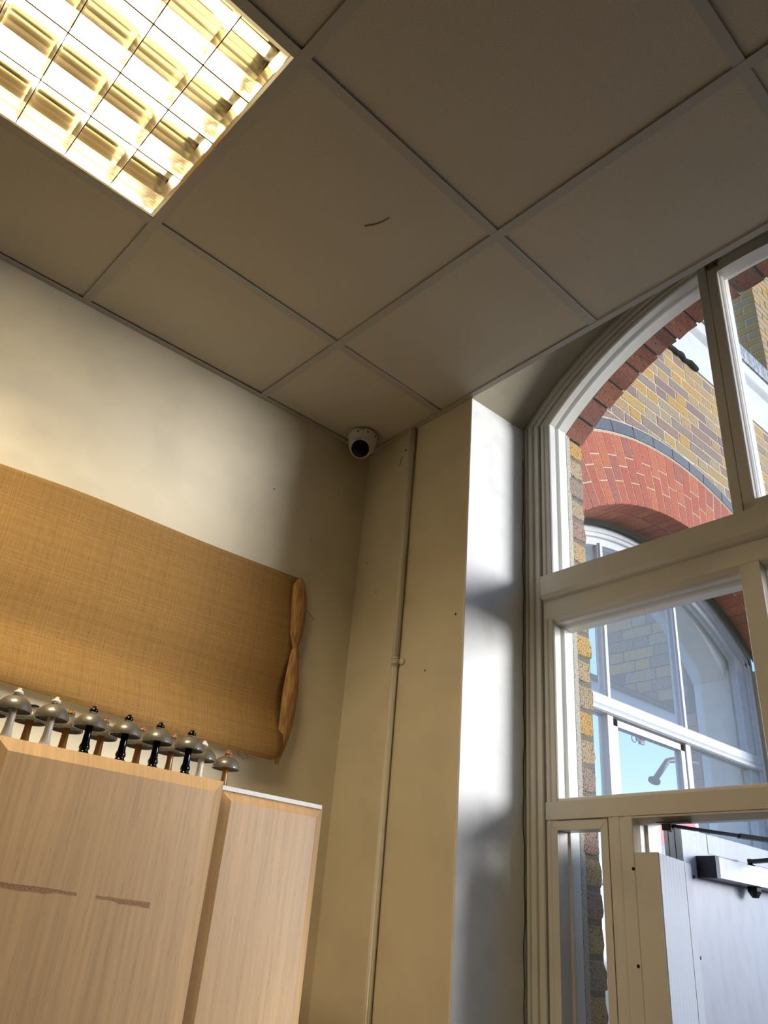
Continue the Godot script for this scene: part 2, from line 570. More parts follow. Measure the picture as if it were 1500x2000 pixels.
	for k in nb:
		var b0 := lerpf(a0, a1, (k + 0.045) / nb)
		var b1 := lerpf(a0, a1, (k + 0.955) / nb)
		var q := PackedVector2Array()
		for s in [[1.012, b0], [1.012, (b0 + b1) / 2], [1.012, b1], [1.115, b1], [1.115, b0]]:
			q.append(Vector2(1.31 + float(s[0]) * cos(s[1]), -0.737 + float(s[0]) * sin(s[1])))
		m = mb()
		slab(m, q, Vector3(0, 0, -0.432), X, Y, Vector3.FORWARD, 0.088, 0.0025, 0.0025, rng.randf_range(-0.003, 0.003))
		part("brick", m, M.browns[(k * 3) % 4], t)

func scuffs(t: Node3D, list: Array, left: bool) -> void:
	var m := mb()
	for s in list:
		var p := PackedVector2Array()
		var turn := Vector2(cos(s[5]), sin(s[5]))
		for k in 7:
			var a := TAU * k / 7.0
			var q := Vector2(cos(a) * float(s[3]) * rng.randf_range(0.3, 0.6), sin(a) * float(s[4]) * rng.randf_range(0.3, 0.6))
			p.append(Vector2(q.x * turn.x - q.y * turn.y, q.x * turn.y + q.y * turn.x))
		if left:
			slab(m, p, Vector3(0, s[2], s[1]), Vector3.FORWARD, Vector3.UP, Vector3.RIGHT, 0.003, 0.0, 0.0, 0.0006)
		else:
			slab(m, p, Vector3(s[0], s[2], 0), Vector3.RIGHT, Vector3.UP, Vector3.BACK, 0.003, 0.0, 0.0, 0.0006)
	part("scuff_mark", m, M.crack, t, "small dark scuffs on the paint")

# ------------------------------------------------------------------ suspended ceiling, turned 2.4 degrees to the walls
const GX := 0.38898
const GZ := 0.45084
const GT := 0.0424655
func to_grid(x: float, z: float) -> Vector2:
	var dx := x - GX
	var dz := z - GZ
	return Vector2(dx * cos(GT) - dz * sin(GT), dx * sin(GT) + dz * cos(GT))

func ceiling() -> void:
	var t := thing("ceiling", "suspended ceiling of speckled square tiles in a metal grid", "ceiling", Vector3(GX, 0, GZ), "", "structure")
	t.rotation.y = GT
	org = Vector3.ZERO
	var room := PackedVector2Array([to_grid(0, 0), to_grid(6, 0), to_grid(6, 5), to_grid(0, 5)])
	var DN := Vector3.DOWN
	for i in range(-2, 11):
		for j in range(-2, 10):
			if i == 0 and j == 1:
				continue
			var g := 0.004
			var r := P2([i * 0.6 + g, j * 0.6 + g, i * 0.6 + 0.6 - g, j * 0.6 + g, i * 0.6 + 0.6 - g, j * 0.6 + 0.6 - g, i * 0.6 + g, j * 0.6 + 0.6 - g])
			for c in Geometry2D.intersect_polygons(r, room):
				var m := mb()
				var lift := 0.0028 + rng.randf_range(0.0, 0.0022)
				slab(m, c, Vector3(0, lift, 0), Vector3.RIGHT, Vector3.BACK, DN, 0.015, 0.001)
				part("tile", m, M.tile, t)
	# tee bars: runners along x are whole, the ones along z are cut between them as in the photograph
	for i in range(0, 10):
		bar_piece(t, room, P2([i * 0.6 - 0.012, -1.2, i * 0.6 + 0.012, -1.2, i * 0.6 + 0.012, 6, i * 0.6 - 0.012, 6]), 0.0)
	for j in range(-1, 9):
		bar_piece(t, room, P2([-1.2, j * 0.6 - 0.012, 7, j * 0.6 - 0.012, 7, j * 0.6 + 0.012, -1.2, j * 0.6 + 0.012]), 0.0006)
	# wall angles
	for e in [[0.0, 0.0, 0.019, 5.0], [0.0, 0.0, 6.0, 0.019], [5.981, 0.0, 6.0, 5.0], [0.0, 4.981, 6.0, 5.0]]:
		var q := PackedVector2Array([to_grid(e[0], e[1]), to_grid(e[2], e[1]), to_grid(e[2], e[3]), to_grid(e[0], e[3])])
		var m := mb()
		slab(m, q, Vector3(0, -0.0022, 0), Vector3.RIGHT, Vector3.BACK, DN, 0.0018, 0.0003)
		# upstand against the wall
		var cq := (q[0] + q[1] + q[2] + q[3]) / 4.0
		var q2 := PackedVector2Array()
		for v in q:
			q2.append(v)
		part("edge_trim", m, M.bar, t)
	# pencil-like scuff on one tile
	var ms := mb()
	var pts := []
	for k in 9:
		var s := k / 8.0
		var w := to_grid(lerpf(0.780, 0.841, s), lerpf(0.671, 0.645, s) - 0.006 * sin(s * PI))
		pts.append(Vector3(w.x, 0.0022, w.y))
	tube(ms, pts, 0.0016, 5)
	part("scuff_mark", ms, M.tape, t, "short dark scuff on a ceiling tile")

func bar_piece(t: Node3D, room: PackedVector2Array, r: PackedVector2Array, lower: float) -> void:
	for c in Geometry2D.intersect_polygons(r, room):
		var m := mb()
		slab(m, c, Vector3(0, -0.0012 - lower, 0), Vector3.RIGHT, Vector3.BACK, Vector3.DOWN, 0.0016, 0.0004)
		part("grid_bar", m, M.bar, t)

# ------------------------------------------------------------------ the window with the door in it
# profile points (u, z): u is the distance inwards from the reveal; swept up the jamb, round the arch and down again
func sweep_frame(m: MB, prof: PackedVector2Array, y_from := -3.195, whole := true) -> void:
	var rings := []
	var n := 40
	for side in 2:
		var verts := []
		if side == 0:
			verts = [y_from, 99.0]
		else:
			verts = [99.0, y_from]
		for v in verts:
			if v == 99.0 and side == 0:
				for k in n + 1:
					var ring := PackedVector3Array()
					for q in prof:
						var r := 1.05 - 0.84 * q.x
						var x0 := 0.506 + q.x
						var a0 := acos((x0 - CX) / r)
						var a := lerpf(a0, PI - a0, float(k) / n)
						ring.append(Vector3(CX + r * cos(a), -0.71 + r * sin(a), q.y))
					rings.append(ring)
			elif v != 99.0:
				var ring := PackedVector3Array()
				for q in prof:
					var x := 0.506 + q.x
					ring.append(Vector3(x if side == 0 else 2.0 * CX - x, v, q.y))
				rings.append(ring)
	m.shape(loft(rings))

func rail(m: MB, prof: PackedVector2Array, x0: float, x1: float) -> void:
	# profile (y, z) along x
	var a := PackedVector3Array()
	var b := PackedVector3Array()
	for q in prof:
		a.append(Vector3(x0, q.x, q.y))
		b.append(Vector3(x1, q.x, q.y))
	m.shape(loft([a, b]))

func post(m: MB, prof: PackedVector2Array, y0: float, y1: float) -> void:
	var a := PackedVector3Array()
	var b := PackedVector3Array()
	for q in prof:
		a.append(Vector3(q.x, y0, q.y))
		b.append(Vector3(q.x, y1, q.y))
	m.shape(loft([a, b]))

func window_frame() -> void:
	var Y := Vector3.UP
	var X := Vector3.RIGHT
	var Z := Vector3.BACK
	var t := thing("window_1", "tall arched white painted timber window frame in the niche", "window", Vector3(1.28, -H, -0.28), "", "structure")
	var m := mb()
	sweep_frame(m, P2([0.0035, -0.262, 0.0035, -0.247, 0.013, -0.2455, 0.0145, -0.251, 0.020, -0.251, 0.0215, -0.2445, 0.024, -0.2425, 0.034, -0.2425, 0.0365, -0.2445, 0.038, -0.251, 0.045, -0.251, 0.047, -0.246, 0.049, -0.244, 0.059, -0.244, 0.0615, -0.247, 0.063, -0.268, 0.063, -0.338, 0.0035, -0.338]))
	part("architrave", m, M.paint, t, "beaded moulding round the window")
	m = mb()
	sweep_frame(m, P2([0.063, -0.262, 0.0665, -0.262, 0.067, -0.2505, 0.079, -0.2485, 0.083, -0.2515, 0.095, -0.252, 0.098, -0.254, 0.100, -0.2575, 0.100, -0.276, 0.0965, -0.281, 0.0965, -0.288, 0.101, -0.290, 0.105, -0.294, 0.105, -0.330, 0.098, -0.332, 0.098, -0.338, 0.063, -0.338]))
	part("frame_stile", m, M.paint, t)
	# upper transom with the projecting board
	m = mb()
	rail(m, P2([-0.556, -0.336, -0.556, -0.262, -0.5575, -0.230, -0.616, -0.230, -0.6275, -0.237, -0.630, -0.2485, -0.681, -0.2485, -0.686, -0.251, -0.692, -0.258, -0.698, -0.261, -0.700, -0.266, -0.700, -0.276, -0.697, -0.281, -0.697, -0.289, -0.703, -0.293, -0.707, -0.298, -0.707, -0.332, -0.69, -0.336]), 0.578, 1.982)
	part("transom", m, M.paint, t, "upper transom with a projecting board")
	# lower transom over door and side light
	m = mb()
	rail(m, P2([-1.163, -0.334, -1.163, -0.292, -1.166, -0.282, -1.168, -0.270, -1.167, -0.262, -1.170, -0.257, -1.1765, -0.2545, -1.177, -0.2475, -1.219, -0.2475, -1.221, -0.252, -1.221, -0.336]), 0.571, 1.989)
	part("transom", m, M.paint, t, "lower transom over the door")
	# mullion and the casement stile hung on it
	m = mb()
	post(m, P2([1.1525, -0.336, 1.1525, -0.2495, 1.1535, -0.2485, 1.1775, -0.2485, 1.1785, -0.2495, 1.1785, -0.336]), -0.56, 0.34)
	part("mullion", m, M.paint, t)
	# hopper sash on the right of the mullion
	m = mb()
	post(m, P2([1.1815, -0.32, 1.1815, -0.2465, 1.1825, -0.2455, 1.2065, -0.2455, 1.2095, -0.248, 1.211, -0.253, 1.2095, -0.258, 1.207, -0.2595, 1.207, -0.262, 1.2105, -0.2635, 1.213, -0.269, 1.2125, -0.277, 1.209, -0.281, 1.206, -0.283, 1.206, -0.289, 1.209, -0.292, 1.208, -0.318]), -0.553, 0.335)
	rail(m, P2([-0.553, -0.32, -0.553, -0.2455, -0.530, -0.2455, -0.526, -0.248, -0.523, -0.255, -0.519, -0.262, -0.517, -0.270, -0.517, -0.32]), 1.1815, 1.90)
	var hs := P2(arc_pts(CX, -0.71, 0.962, 1.1815, 1.90, 22))
	var hi := P2(arc_pts(CX, -0.71, 0.928, 1.90, 1.1815, 22))
	hs.append_array(hi)
	prism(m, hs, Vector3(0, 0, -0.292), X, Y, Z * 0.045)
	part("sash", m, M.paint, t, "hopper sash right of the mullion")
	m = mb()
	box(m, Vector3(1.1795, 0.232, -0.262), Vector3(1.216, 0.285, -0.2425), 0.001)
	part("latch_plate", m, M.latch, t, "bare rusty catch plate on the mullion")
	m = mb()
	for h in [[1.186, 0.247], [1.205, 0.256], [1.209, 0.243], [1.211, 0.258]]:
		box(m, Vector3(h[0] - 0.004, h[1] - 0.003, -0.2432), Vector3(float(h[0]) + 0.004, float(h[1]) + 0.003, -0.2418))
	part("screw_hole", m, M.hole, t)
	# lower mullion
	m = mb()
	post(m, P2([1.1365, -0.334, 1.1365, -0.298, 1.1405, -0.292, 1.1405, -0.270, 1.1425, -0.262, 1.146, -0.258, 1.1485, -0.2515, 1.150, -0.2485, 1.195, -0.2485, 1.1965, -0.252, 1.200, -0.258, 1.204, -0.262, 1.206, -0.270, 1.206, -0.292, 1.21, -0.298, 1.21, -0.334]), -1.1755, -0.6825)
	part("mullion", m, M.paint, t)
	# door post between side light and door
	m = mb()
	post(m, P2([0.752, -0.336, 0.752, -0.252, 0.7535, -0.2505, 0.766, -0.2505, 0.7675, -0.2485, 0.782, -0.2485, 0.7845, -0.2495, 0.798, -0.2495, 0.8005, -0.2485, 0.8165, -0.2485, 0.8185, -0.250, 0.8235, -0.257, 0.828, -0.264, 0.828, -0.282, 0.835, -0.285, 0.835, -0.336]), -H + 0.005, -1.219)
	part("door_post", m, M.paint, t)
	m = mb()
	post(m, P2([1.732, -0.336, 1.732, -0.2505, 1.81, -0.2505, 1.81, -0.336]), -H + 0.005, -1.219)
	part("door_post", m, M.paint, t)
	# door head with its chamfered rebate
	m = mb()
	rail(m, P2([-1.2205, -0.336, -1.2205, -0.249, -1.2245, -0.249, -1.230, -0.256, -1.236, -0.264, -1.236, -0.284, -1.228, -0.287, -1.228, -0.336]), 0.8165, 1.74)
	part("door_head", m, M.paint, t)
	# mitred beading of the side light
	m = mb()
	var zf := -0.2495
	for pr in [[P2([0.5725, -1.2225, 0.7515, -1.2225, 0.7515 - 0.021, -1.2445, 0.606, -1.2445]), 0], [P2([0.5725, -1.2225, 0.606, -1.2445, 0.606, -H, 0.5725, -H]), 1], [P2([0.7515, -1.2225, 0.7515, -H, 0.7515 - 0.021, -H, 0.7515 - 0.021, -1.2445]), 2]]:
		prism(m, inset(pr[0], 0.0004), Vector3(0, 0, -0.30), X, Y, Z * (0.30 + zf))
	part("beading", m, M.paint, t, "mitred frame of the narrow side light")
	m = mb()
	box(m, Vector3(0.598, -H, -0.33), Vector3(0.6085, -1.2445, -0.304), 0.0008)
	part("beading", m, M.paint, t)
	# panes
	var pane := func(p: PackedVector2Array, z: float) -> void:
		var g := mb()
		prism(g, p, Vector3(0, 0, z - 0.002), X, Y, Z * 0.004)
		part("pane", g, M.glass, t)
	var up := [0.6035, -0.5555]
	var lp := arc_pts(CX, -0.71, 0.9665, 0.6035, 1.152, 20)
	up.append_array(lp)
	up.append_array([1.152, -0.5555])
	pane.call(P2(up), -0.2845)
	up = [1.2065, -0.519]
	up.append_array(arc_pts(CX, -0.71, 0.93, 1.2065, 1.90, 18))
	up.append_array([1.90, -0.519])
	pane.call(P2(up), -0.2885)
	pane.call(P2([0.6035, -1.1625, 1.1400, -1.1625, 1.1400, -0.6975, 0.6035, -0.6975]), -0.2855)
	pane.call(P2([1.2065, -1.1625, 1.955, -1.1625, 1.955, -0.6975, 1.2065, -0.6975]), -0.2855)
	pane.call(P2([0.6065, -H + 0.01, 0.7300, -H + 0.01, 0.7300, -1.245, 0.6065, -1.245]), -0.3015)

	# the door stands open at a right angle, outside
	t = thing("door_1", "white glossy painted door standing open outwards below the transom", "door", Vector3(0.824, -H, -0.85), "", "structure")
	m = mb()
	box(m, Vector3(0.8025, -H + 0.012, -1.29), Vector3(0.846, -1.2235, -0.402), 0.0015)
	part("leaf", m, M.gloss, t)
	m = mb()
	# raised stile and rail round a flush panel on the face that shows
	box(m, Vector3(0.8455, -H + 0.012, -0.520), Vector3(0.8475, -1.2240, -0.4045), 0.0008)
	box(m, Vector3(0.8455, -1.268, -1.288), Vector3(0.8475, -1.2240, -0.522), 0.0008)
	part("stile", m, M.gloss, t)
	m = mb()
	for zz in [0.815, 0.832]:
		box(m, Vector3(zz - 0.0007, -2.2, -0.4026), Vector3(zz + 0.0007, -1.226, -0.4012))
	part("edge_groove", m, M.hole, t, "dark seams down the hinge edge of the door")

	t = thing("door_closer", "silver door closer with black end cap on the open door", "door closer", Vector3(0.87, -1.30, -0.65))
	m = mb()
	box(m, Vector3(0.8477, -1.3255, -0.92), Vector3(0.8935, -1.2815, -0.4805), 0.002)
	part("body", m, M.steel, t)
	m = mb()
	box(m, Vector3(0.8472, -1.3275, -0.4810), Vector3(0.8955, -1.2795, -0.4600), 0.002)
	var cp := part("end_cap", m, M.cap_black, t)
	m = mb()
	lathe(m, [Vector2(0, 0.0006), Vector2(0.004, 0.0006), Vector2(0.004, -0.002), Vector2(0, -0.002)], Vector3(0.8580, -1.307, -0.4600), 14, Basis(Vector3.RIGHT, PI / 2))
	part("screw", m, M.black, cp)
	m = mb()
	lathe(m, [Vector2(0.0, -0.024), Vector2(0.008, -0.024), Vector2(0.017, -0.010), Vector2(0.017, 0.002), Vector2(0.0, 0.002)], Vector3(0.8705, -1.326, -0.685), 8, Basis.IDENTITY, -1)
	part("spindle_cap", m, M.black_rubber, t, "black cap under the closer")
	m = mb()
	lathe(m, [Vector2(0, 0), Vector2(0.012, 0), Vector2(0.012, 0.006), Vector2(0.006, 0.008), Vector2(0.006, 0.02), Vector2(0, 0.021)], Vector3(0.8705, -1.282, -0.68), 12)
	part("spindle", m, M.dark_steel, t)
	# main arm runs right from the spindle, forearm returns to the shoe under the head
	var A := Vector3(0.8705, -1.268, -0.68)
	var B := Vector3(1.16, -1.262, -0.60)
	var C := Vector3(0.918, -1.2445, -0.250)
	m = mb()
	bar(m, A, B, Vector3(0.010, 0.004, 0))
	part("main_arm", m, M.dark_steel, t)
	m = mb()
	bar(m, C, C.lerp(B, 0.36), Vector3(0.0052, 0.0032, 0))
	bar(m, C.lerp(B, 0.35), B, Vector3(0.0075, 0.0045, 0))
	part("forearm", m, M.dark_steel, t)
	m = mb()
	# a folded shoe: a plate under the head and a curled strap
	box(m, Vector3(0.885, -1.2385, -0.262), Vector3(0.958, -1.2360, -0.240), 0.0005)
	box(m, Vector3(0.8965, -1.2535, -0.2555), Vector3(0.9185, -1.2405, -0.240), 0.002)
	part("shoe", m, M.dark_steel, t, "brown bracket under the door head")
	m = mb()
	lathe(m, [Vector2(0, -0.003), Vector2(0.006, -0.002), Vector2(0.0075, 0.0), Vector2(0, 0.0)], Vector3(0.9125, -1.2545, -0.2475), 12)
	part("screw", m, M.steel, t)
	m = mb()
	lathe(m, [Vector2(0, -0.0015), Vector2(0.010, -0.001), Vector2(0.012, 0.001), Vector2(0, 0.001)], Vector3(0.927, -1.2375, -0.2540), 14)
	part("washer", m, M.steel, t)

	t = thing("finger_guard", "cream finger guard strip screwed over the hinge gap of the door", "finger guard", Vector3(0.85, -H, -0.3))
	m = mb()
	post(m, P2([0.8205, -0.2515, 0.8205, -0.2475, 0.822, -0.2465, 0.877, -0.2475, 0.8795, -0.2505, 0.8765, -0.252]), -H + 0.01, -1.2975)
	part("mounting_strip", m, M.paint, t)
	m = mb()
	# pleated curtain from frame to leaf
	var pp := []
	var nn := 16
	for k in nn + 1:
		var s := k / float(nn)
		pp.append(Vector2(lerpf(0.879, 0.8495, s) + (0.0009 if k % 2 == 0 else -0.0009), lerpf(-0.2500, -0.4005, s)))
	var poly := PackedVector2Array()
	for q in pp:
		poly.append(q)
	for k in range(nn, -1, -1):
		poly.append(pp[k] - Vector2(0.0022, 0.0))
	var ra := PackedVector3Array()
	var rb := PackedVector3Array()
	for q in poly:
		ra.append(Vector3(q.x, -H + 0.01, q.y))
		rb.append(Vector3(q.x, -1.2985, q.y))
	m.shape(loft([ra, rb]))
	part("pleated_curtain", m, M.guard_white, t, "white pleated part of the guard")
	m = mb()
	box(m, Vector3(0.8468, -H + 0.01, -0.4300), Vector3(0.8512, -1.301, -0.4000), 0.001)
	part("mounting_strip", m, M.guard_white, t)
	for s in [[0.8135, -1.331], [0.8105, -1.520]]:
		m = mb()
		lathe(m, [Vector2(0, 0.0008), Vector2(0.0032, 0.0008), Vector2(0.0042, -0.001), Vector2(0, -0.001)], Vector3(s[0], s[1], -0.2482), 12, Basis(Vector3.RIGHT, PI / 2))
		part("screw", m, M.hole, t)
	for s in [[-1.327, -0.443], [-1.493, -0.436]]:
		m = mb()
		lathe(m, [Vector2(0, 0.0008), Vector2(0.0032, 0.0008), Vector2(0.0042, -0.001), Vector2(0, -0.001)], Vector3(0.8485, s[0], s[1]), 12, Basis(Vector3.BACK, -PI / 2))
		part("screw", m, M.dark_steel, t)

func bar(m: MB, a: Vector3, b: Vector3, half: Vector3) -> void:
	var d := (b - a)
	var l := d.length()
	var f := d / l
	var r := f.cross(Vector3.UP).normalized()
	obox(m, (a + b) / 2, Vector3(half.x, half.y, l / 2), Basis(r, r.cross(-f), -f) if false else Basis(r, f.cross(r) * -1.0, f), 0.0008)

# ------------------------------------------------------------------ the wing that runs away outside, with its own arched window
const WX := 0.1
const WZ := -2.05
const WY := -1.075
func wing_arc(r: float, z0: float, z1: float, n: int, cz := WZ, cy := WY) -> Array:
	# points (s, y) with s = -z
	var out := []
	for i in n + 1:
		var dz := lerpf(z0, z1, float(i) / n)
		out.append_array([-cz - dz, cy + sqrt(maxf(r * r - dz * dz, 0.0))])
	return out

func wing() -> void:
	var S := Vector3.FORWARD
	var Y := Vector3.UP
	var N := Vector3.RIGHT
	var t := thing("brick_building", "yellow stock brick wing with red arch seen through the window", "building", Vector3(-0.1, -H, -2.5))
	var m := mb()
	var O := Vector3(WX - 0.0008, 0, 0)
	# core: left pier, right pier, top with arch cut
	prism(m, P2([0.43, -H, 0.985, -H, 0.985, 0.05, 0.43, 0.05]), O, S, Y, -N * 0.27)
	prism(m, P2([3.115, -H, 7.5, -H, 7.5, 0.05, 3.115, 0.05]), O, S, Y, -N * 0.27)
	var p := [0.43, 0.04]
	p.append_array(wing_arc(1.586, 1.065, -1.065, 30))
	p.append_array([7.5, 0.04, 7.5, 2.3, 0.43, 2.3])
	prism(m, P2(p), O, S, Y, -N * 0.24)
	part("mortar_core", m, M.mortar, t)
	# yellow bricks in Flemish bond
	var big := P2(wing_arc(2.043, 1.375, -1.375, 40))
	big.append_array(P2([3.108, 0.10, 3.108, -0.4, 0.992, -0.4, 0.992, 0.10]))
	var rest := mb()
	var count := 0
	for row in 25:
		var y0 := 1.728 - 0.075 * (row + 1)
		var s := 0.43 - 0.085 * (row % 2) - 0.02 * (row % 3)
		var head := row % 2 == 0
		while s < 4.7:
			var w := 0.102 if head else 0.216
			var r := P2([maxf(s, 0.43), y0, s + w, y0, s + w, y0 + 0.066, maxf(s, 0.43), y0 + 0.066])
			head = not head
			s += w + 0.0095
			if s < 0.45:
				continue
			for c in Geometry2D.clip_polygons(r, big):
				if c.size() < 3 or poly_area(c) < 0.0004:
					continue
				var near: bool = c[0].x < 3.62 and y0 > 0.32 and count < 290
				var b := mb() if near else rest
				slab(b, c, Vector3(WX, 0, 0), S, Y, N, 0.03, 0.0012, 0.0011, rng.randf_range(0.0002, 0.002))
				if near:
					count += 1
					part("brick", b, M.bricks[rng.randi() % 9], t)
	for row in 40:
		var y0 := -0.147 - 0.075 * row
		for s in [3.12, 3.347, 3.574, 3.80]:
			slab(rest, P2([s, y0, s + 0.216, y0, s + 0.216, y0 + 0.066, s, y0 + 0.066]), Vector3(WX, 0, 0), S, Y, N, 0.03, 0.002, 0.001)
		slab(rest, P2([0.45, y0, 0.70, y0, 0.70, y0 + 0.066, 0.45, y0 + 0.066]), Vector3(WX, 0, 0), S, Y, N, 0.03, 0.002, 0.001)
		slab(rest, P2([0.71, y0, 0.98, y0, 0.98, y0 + 0.066, 0.71, y0 + 0.066]), Vector3(WX, 0, 0), S, Y, N, 0.03, 0.002, 0.001)
	var o := part("brick_field", rest, M.bricks[1], t)
	o.set_meta("kind", "stuff")
	# red gauged arch: 34 rays, each cut once, alternating
	var amax := asin(1.058 / 1.58)
	for k in 34:
		var a0 := lerpf(-amax, amax, (k + 0.035) / 34.0)
		var a1 := lerpf(-amax, amax, (k + 0.965) / 34.0)
		var cuts := [1.58, 1.70, 1.835, 1.955] if k % 2 == 0 else [1.58, 1.782, 1.955]
		if k % 4 == 3:
			cuts = [1.58, 1.765, 1.955]
		for c in cuts.size() - 1:
			var r0: float = float(cuts[c]) + (0.003 if c > 0 else 0.0)
			var r1: float = float(cuts[c + 1]) - 0.003
			var q := PackedVector2Array()
			for v in [[r0, a0], [r0, a1], [r1, a1], [r1, a0]]:
				q.append(Vector2(-WZ + float(v[0]) * sin(v[1]), WY + float(v[0]) * cos(v[1])))
			m = mb()
			var dp := 0.104 if c == 0 else 0.04
			slab(m, q, Vector3(WX, 0, 0), S, Y, N, dp, 0.0009, 0.0006, rng.randf_range(0.0, 0.001))
			part("arch_brick", m, M.reds[rng.randi() % 4], t)
			if c == 0:
				m = mb()
				slab(m, q, Vector3(WX - 0.108 - rng.randf_range(0.0, 0.006), 0, 0), S, Y, N, 0.118, 0.0015, 0.001)
				part("arch_brick", m, M.reds[rng.randi() % 4], t)
	# blue string course over it
	var bm := asin(1.36 / 2.0)
	var ang := -bm
	while ang < bm:
		var st := rng.randf_range(0.055, 0.108)
		var q := PackedVector2Array()
		for v in [[1.966, ang], [1.966, ang + st / 2], [1.966, ang + st - 0.002], [2.032, ang + st - 0.002], [2.032, ang + st / 2], [2.032, ang]]:
			q.append(Vector2(-WZ + float(v[0]) * sin(v[1]), WY + float(v[0]) * cos(v[1])))
		m = mb()
		slab(m, q, Vector3(WX, 0, 0), S, Y, N, 0.03, 0.0015, 0.0006, 0.004)
		part("string_brick", m, M.blues[rng.randi() % 3], t)
		ang += st
	# pale pointing lines that stand a little proud
	m = mb()
	var ip := []
	for i in 41:
		var a := lerpf(-bm, bm, i / 40.0)
		ip.append(Vector3(WX - 0.003, WY + 1.9605 * cos(a), WZ - 1.9605 * sin(a)))
	tube(m, ip, 0.0058, 6)
	var ip2 := []
	for i in 41:
		var a := lerpf(-bm, bm, i / 40.0)
		ip2.append(Vector3(WX - 0.003, WY + 2.037 * cos(a), WZ - 2.037 * sin(a)))
	tube(m, ip2, 0.0052, 6)
	part("pointing", m, M.mortar, t)
	# mossy gap between window frame and soffit
	m = mb()
	var mo := wing_arc(1.7, 1.055, -1.055, 24, -2.02, -1.215)
	var mi := wing_arc(1.672, -1.05, 1.05, 24, -2.02, -1.215)
	mo.append_array(mi)
	prism(m, P2(mo), Vector3(-0.125, 0, 0), S, Y, N * 0.012)
	part("moss_strip", m, M.moss, t)
	# white rendered eaves: frieze, ridge, fascia and lead-grey gutter
	m = mb()
	rail_z(m, P2([0.06, 1.735, 0.109, 1.738, 0.117, 1.80, 0.128, 1.90, 0.146, 1.965, 0.172, 1.990, 0.180, 2.0, 0.176, 2.012, 0.185, 2.09, 0.192, 2.15, 0.06, 2.15]), -0.43, -7.5)
	part("eaves_cove", m, M.render, t, "white rendered cove under the gutter")
	m = mb()
	rail_z(m, P2([0.12, 2.085, 0.196, 2.085, 0.203, 2.10, 0.203, 2.200, 0.196, 2.208, 0.12, 2.208]), -0.43, -7.5)
	part("gutter", m, M.lead, t, "weathered grey gutter")
	# dark mossy lump hanging under the cove
	m = mb()
	var mp := []
	for i in 14:
		mp.append(Vector3(0.112 + 0.006 * sin(i * 1.3), 1.742 + 0.007 * sin(i * 2.1), -1.99 - i * 0.030))
	tube(m, mp, 0.017, 7)
	part("moss_strip", m, M.moss, t)
	m = mb()
	tube(m, [Vector3(0.15, 2.208, -3.12), Vector3(0.145, 2.30, -3.10)], 0.004, 6)
	tube(m, [Vector3(0.145, 2.30, -0.6), Vector3(0.145, 2.30, -6.0)], 0.0016, 5)
	part("bird_wire", m, M.grey_metal, t, "thin wire on a pin above the gutter")
	# roof so that the wing is closed above
	m = mb()
	prism(m, P2([0.115, 2.2, -0.3, 2.4, -0.3, 2.31, 0.115, 2.21]), Vector3(0, 0, -0.43), Vector3.RIGHT, Y, Vector3.FORWARD * 7.0)
	part("roof_edge", m, M.slate, t)
	wing_window()
	wing_inside()

func poly_area(p: PackedVector2Array) -> float:
	var a := 0.0
	for i in p.size():
		a += p[i].cross(p[(i + 1) % p.size()])
	return absf(a) * 0.5

func rail_z(m: MB, prof: PackedVector2Array, z0: float, z1: float) -> void:
	var a := PackedVector3Array()
	var b := PackedVector3Array()
	for q in prof:
		a.append(Vector3(q.x, q.y, z0))
		b.append(Vector3(q.x, q.y, z1))
	m.shape(loft([a, b]))

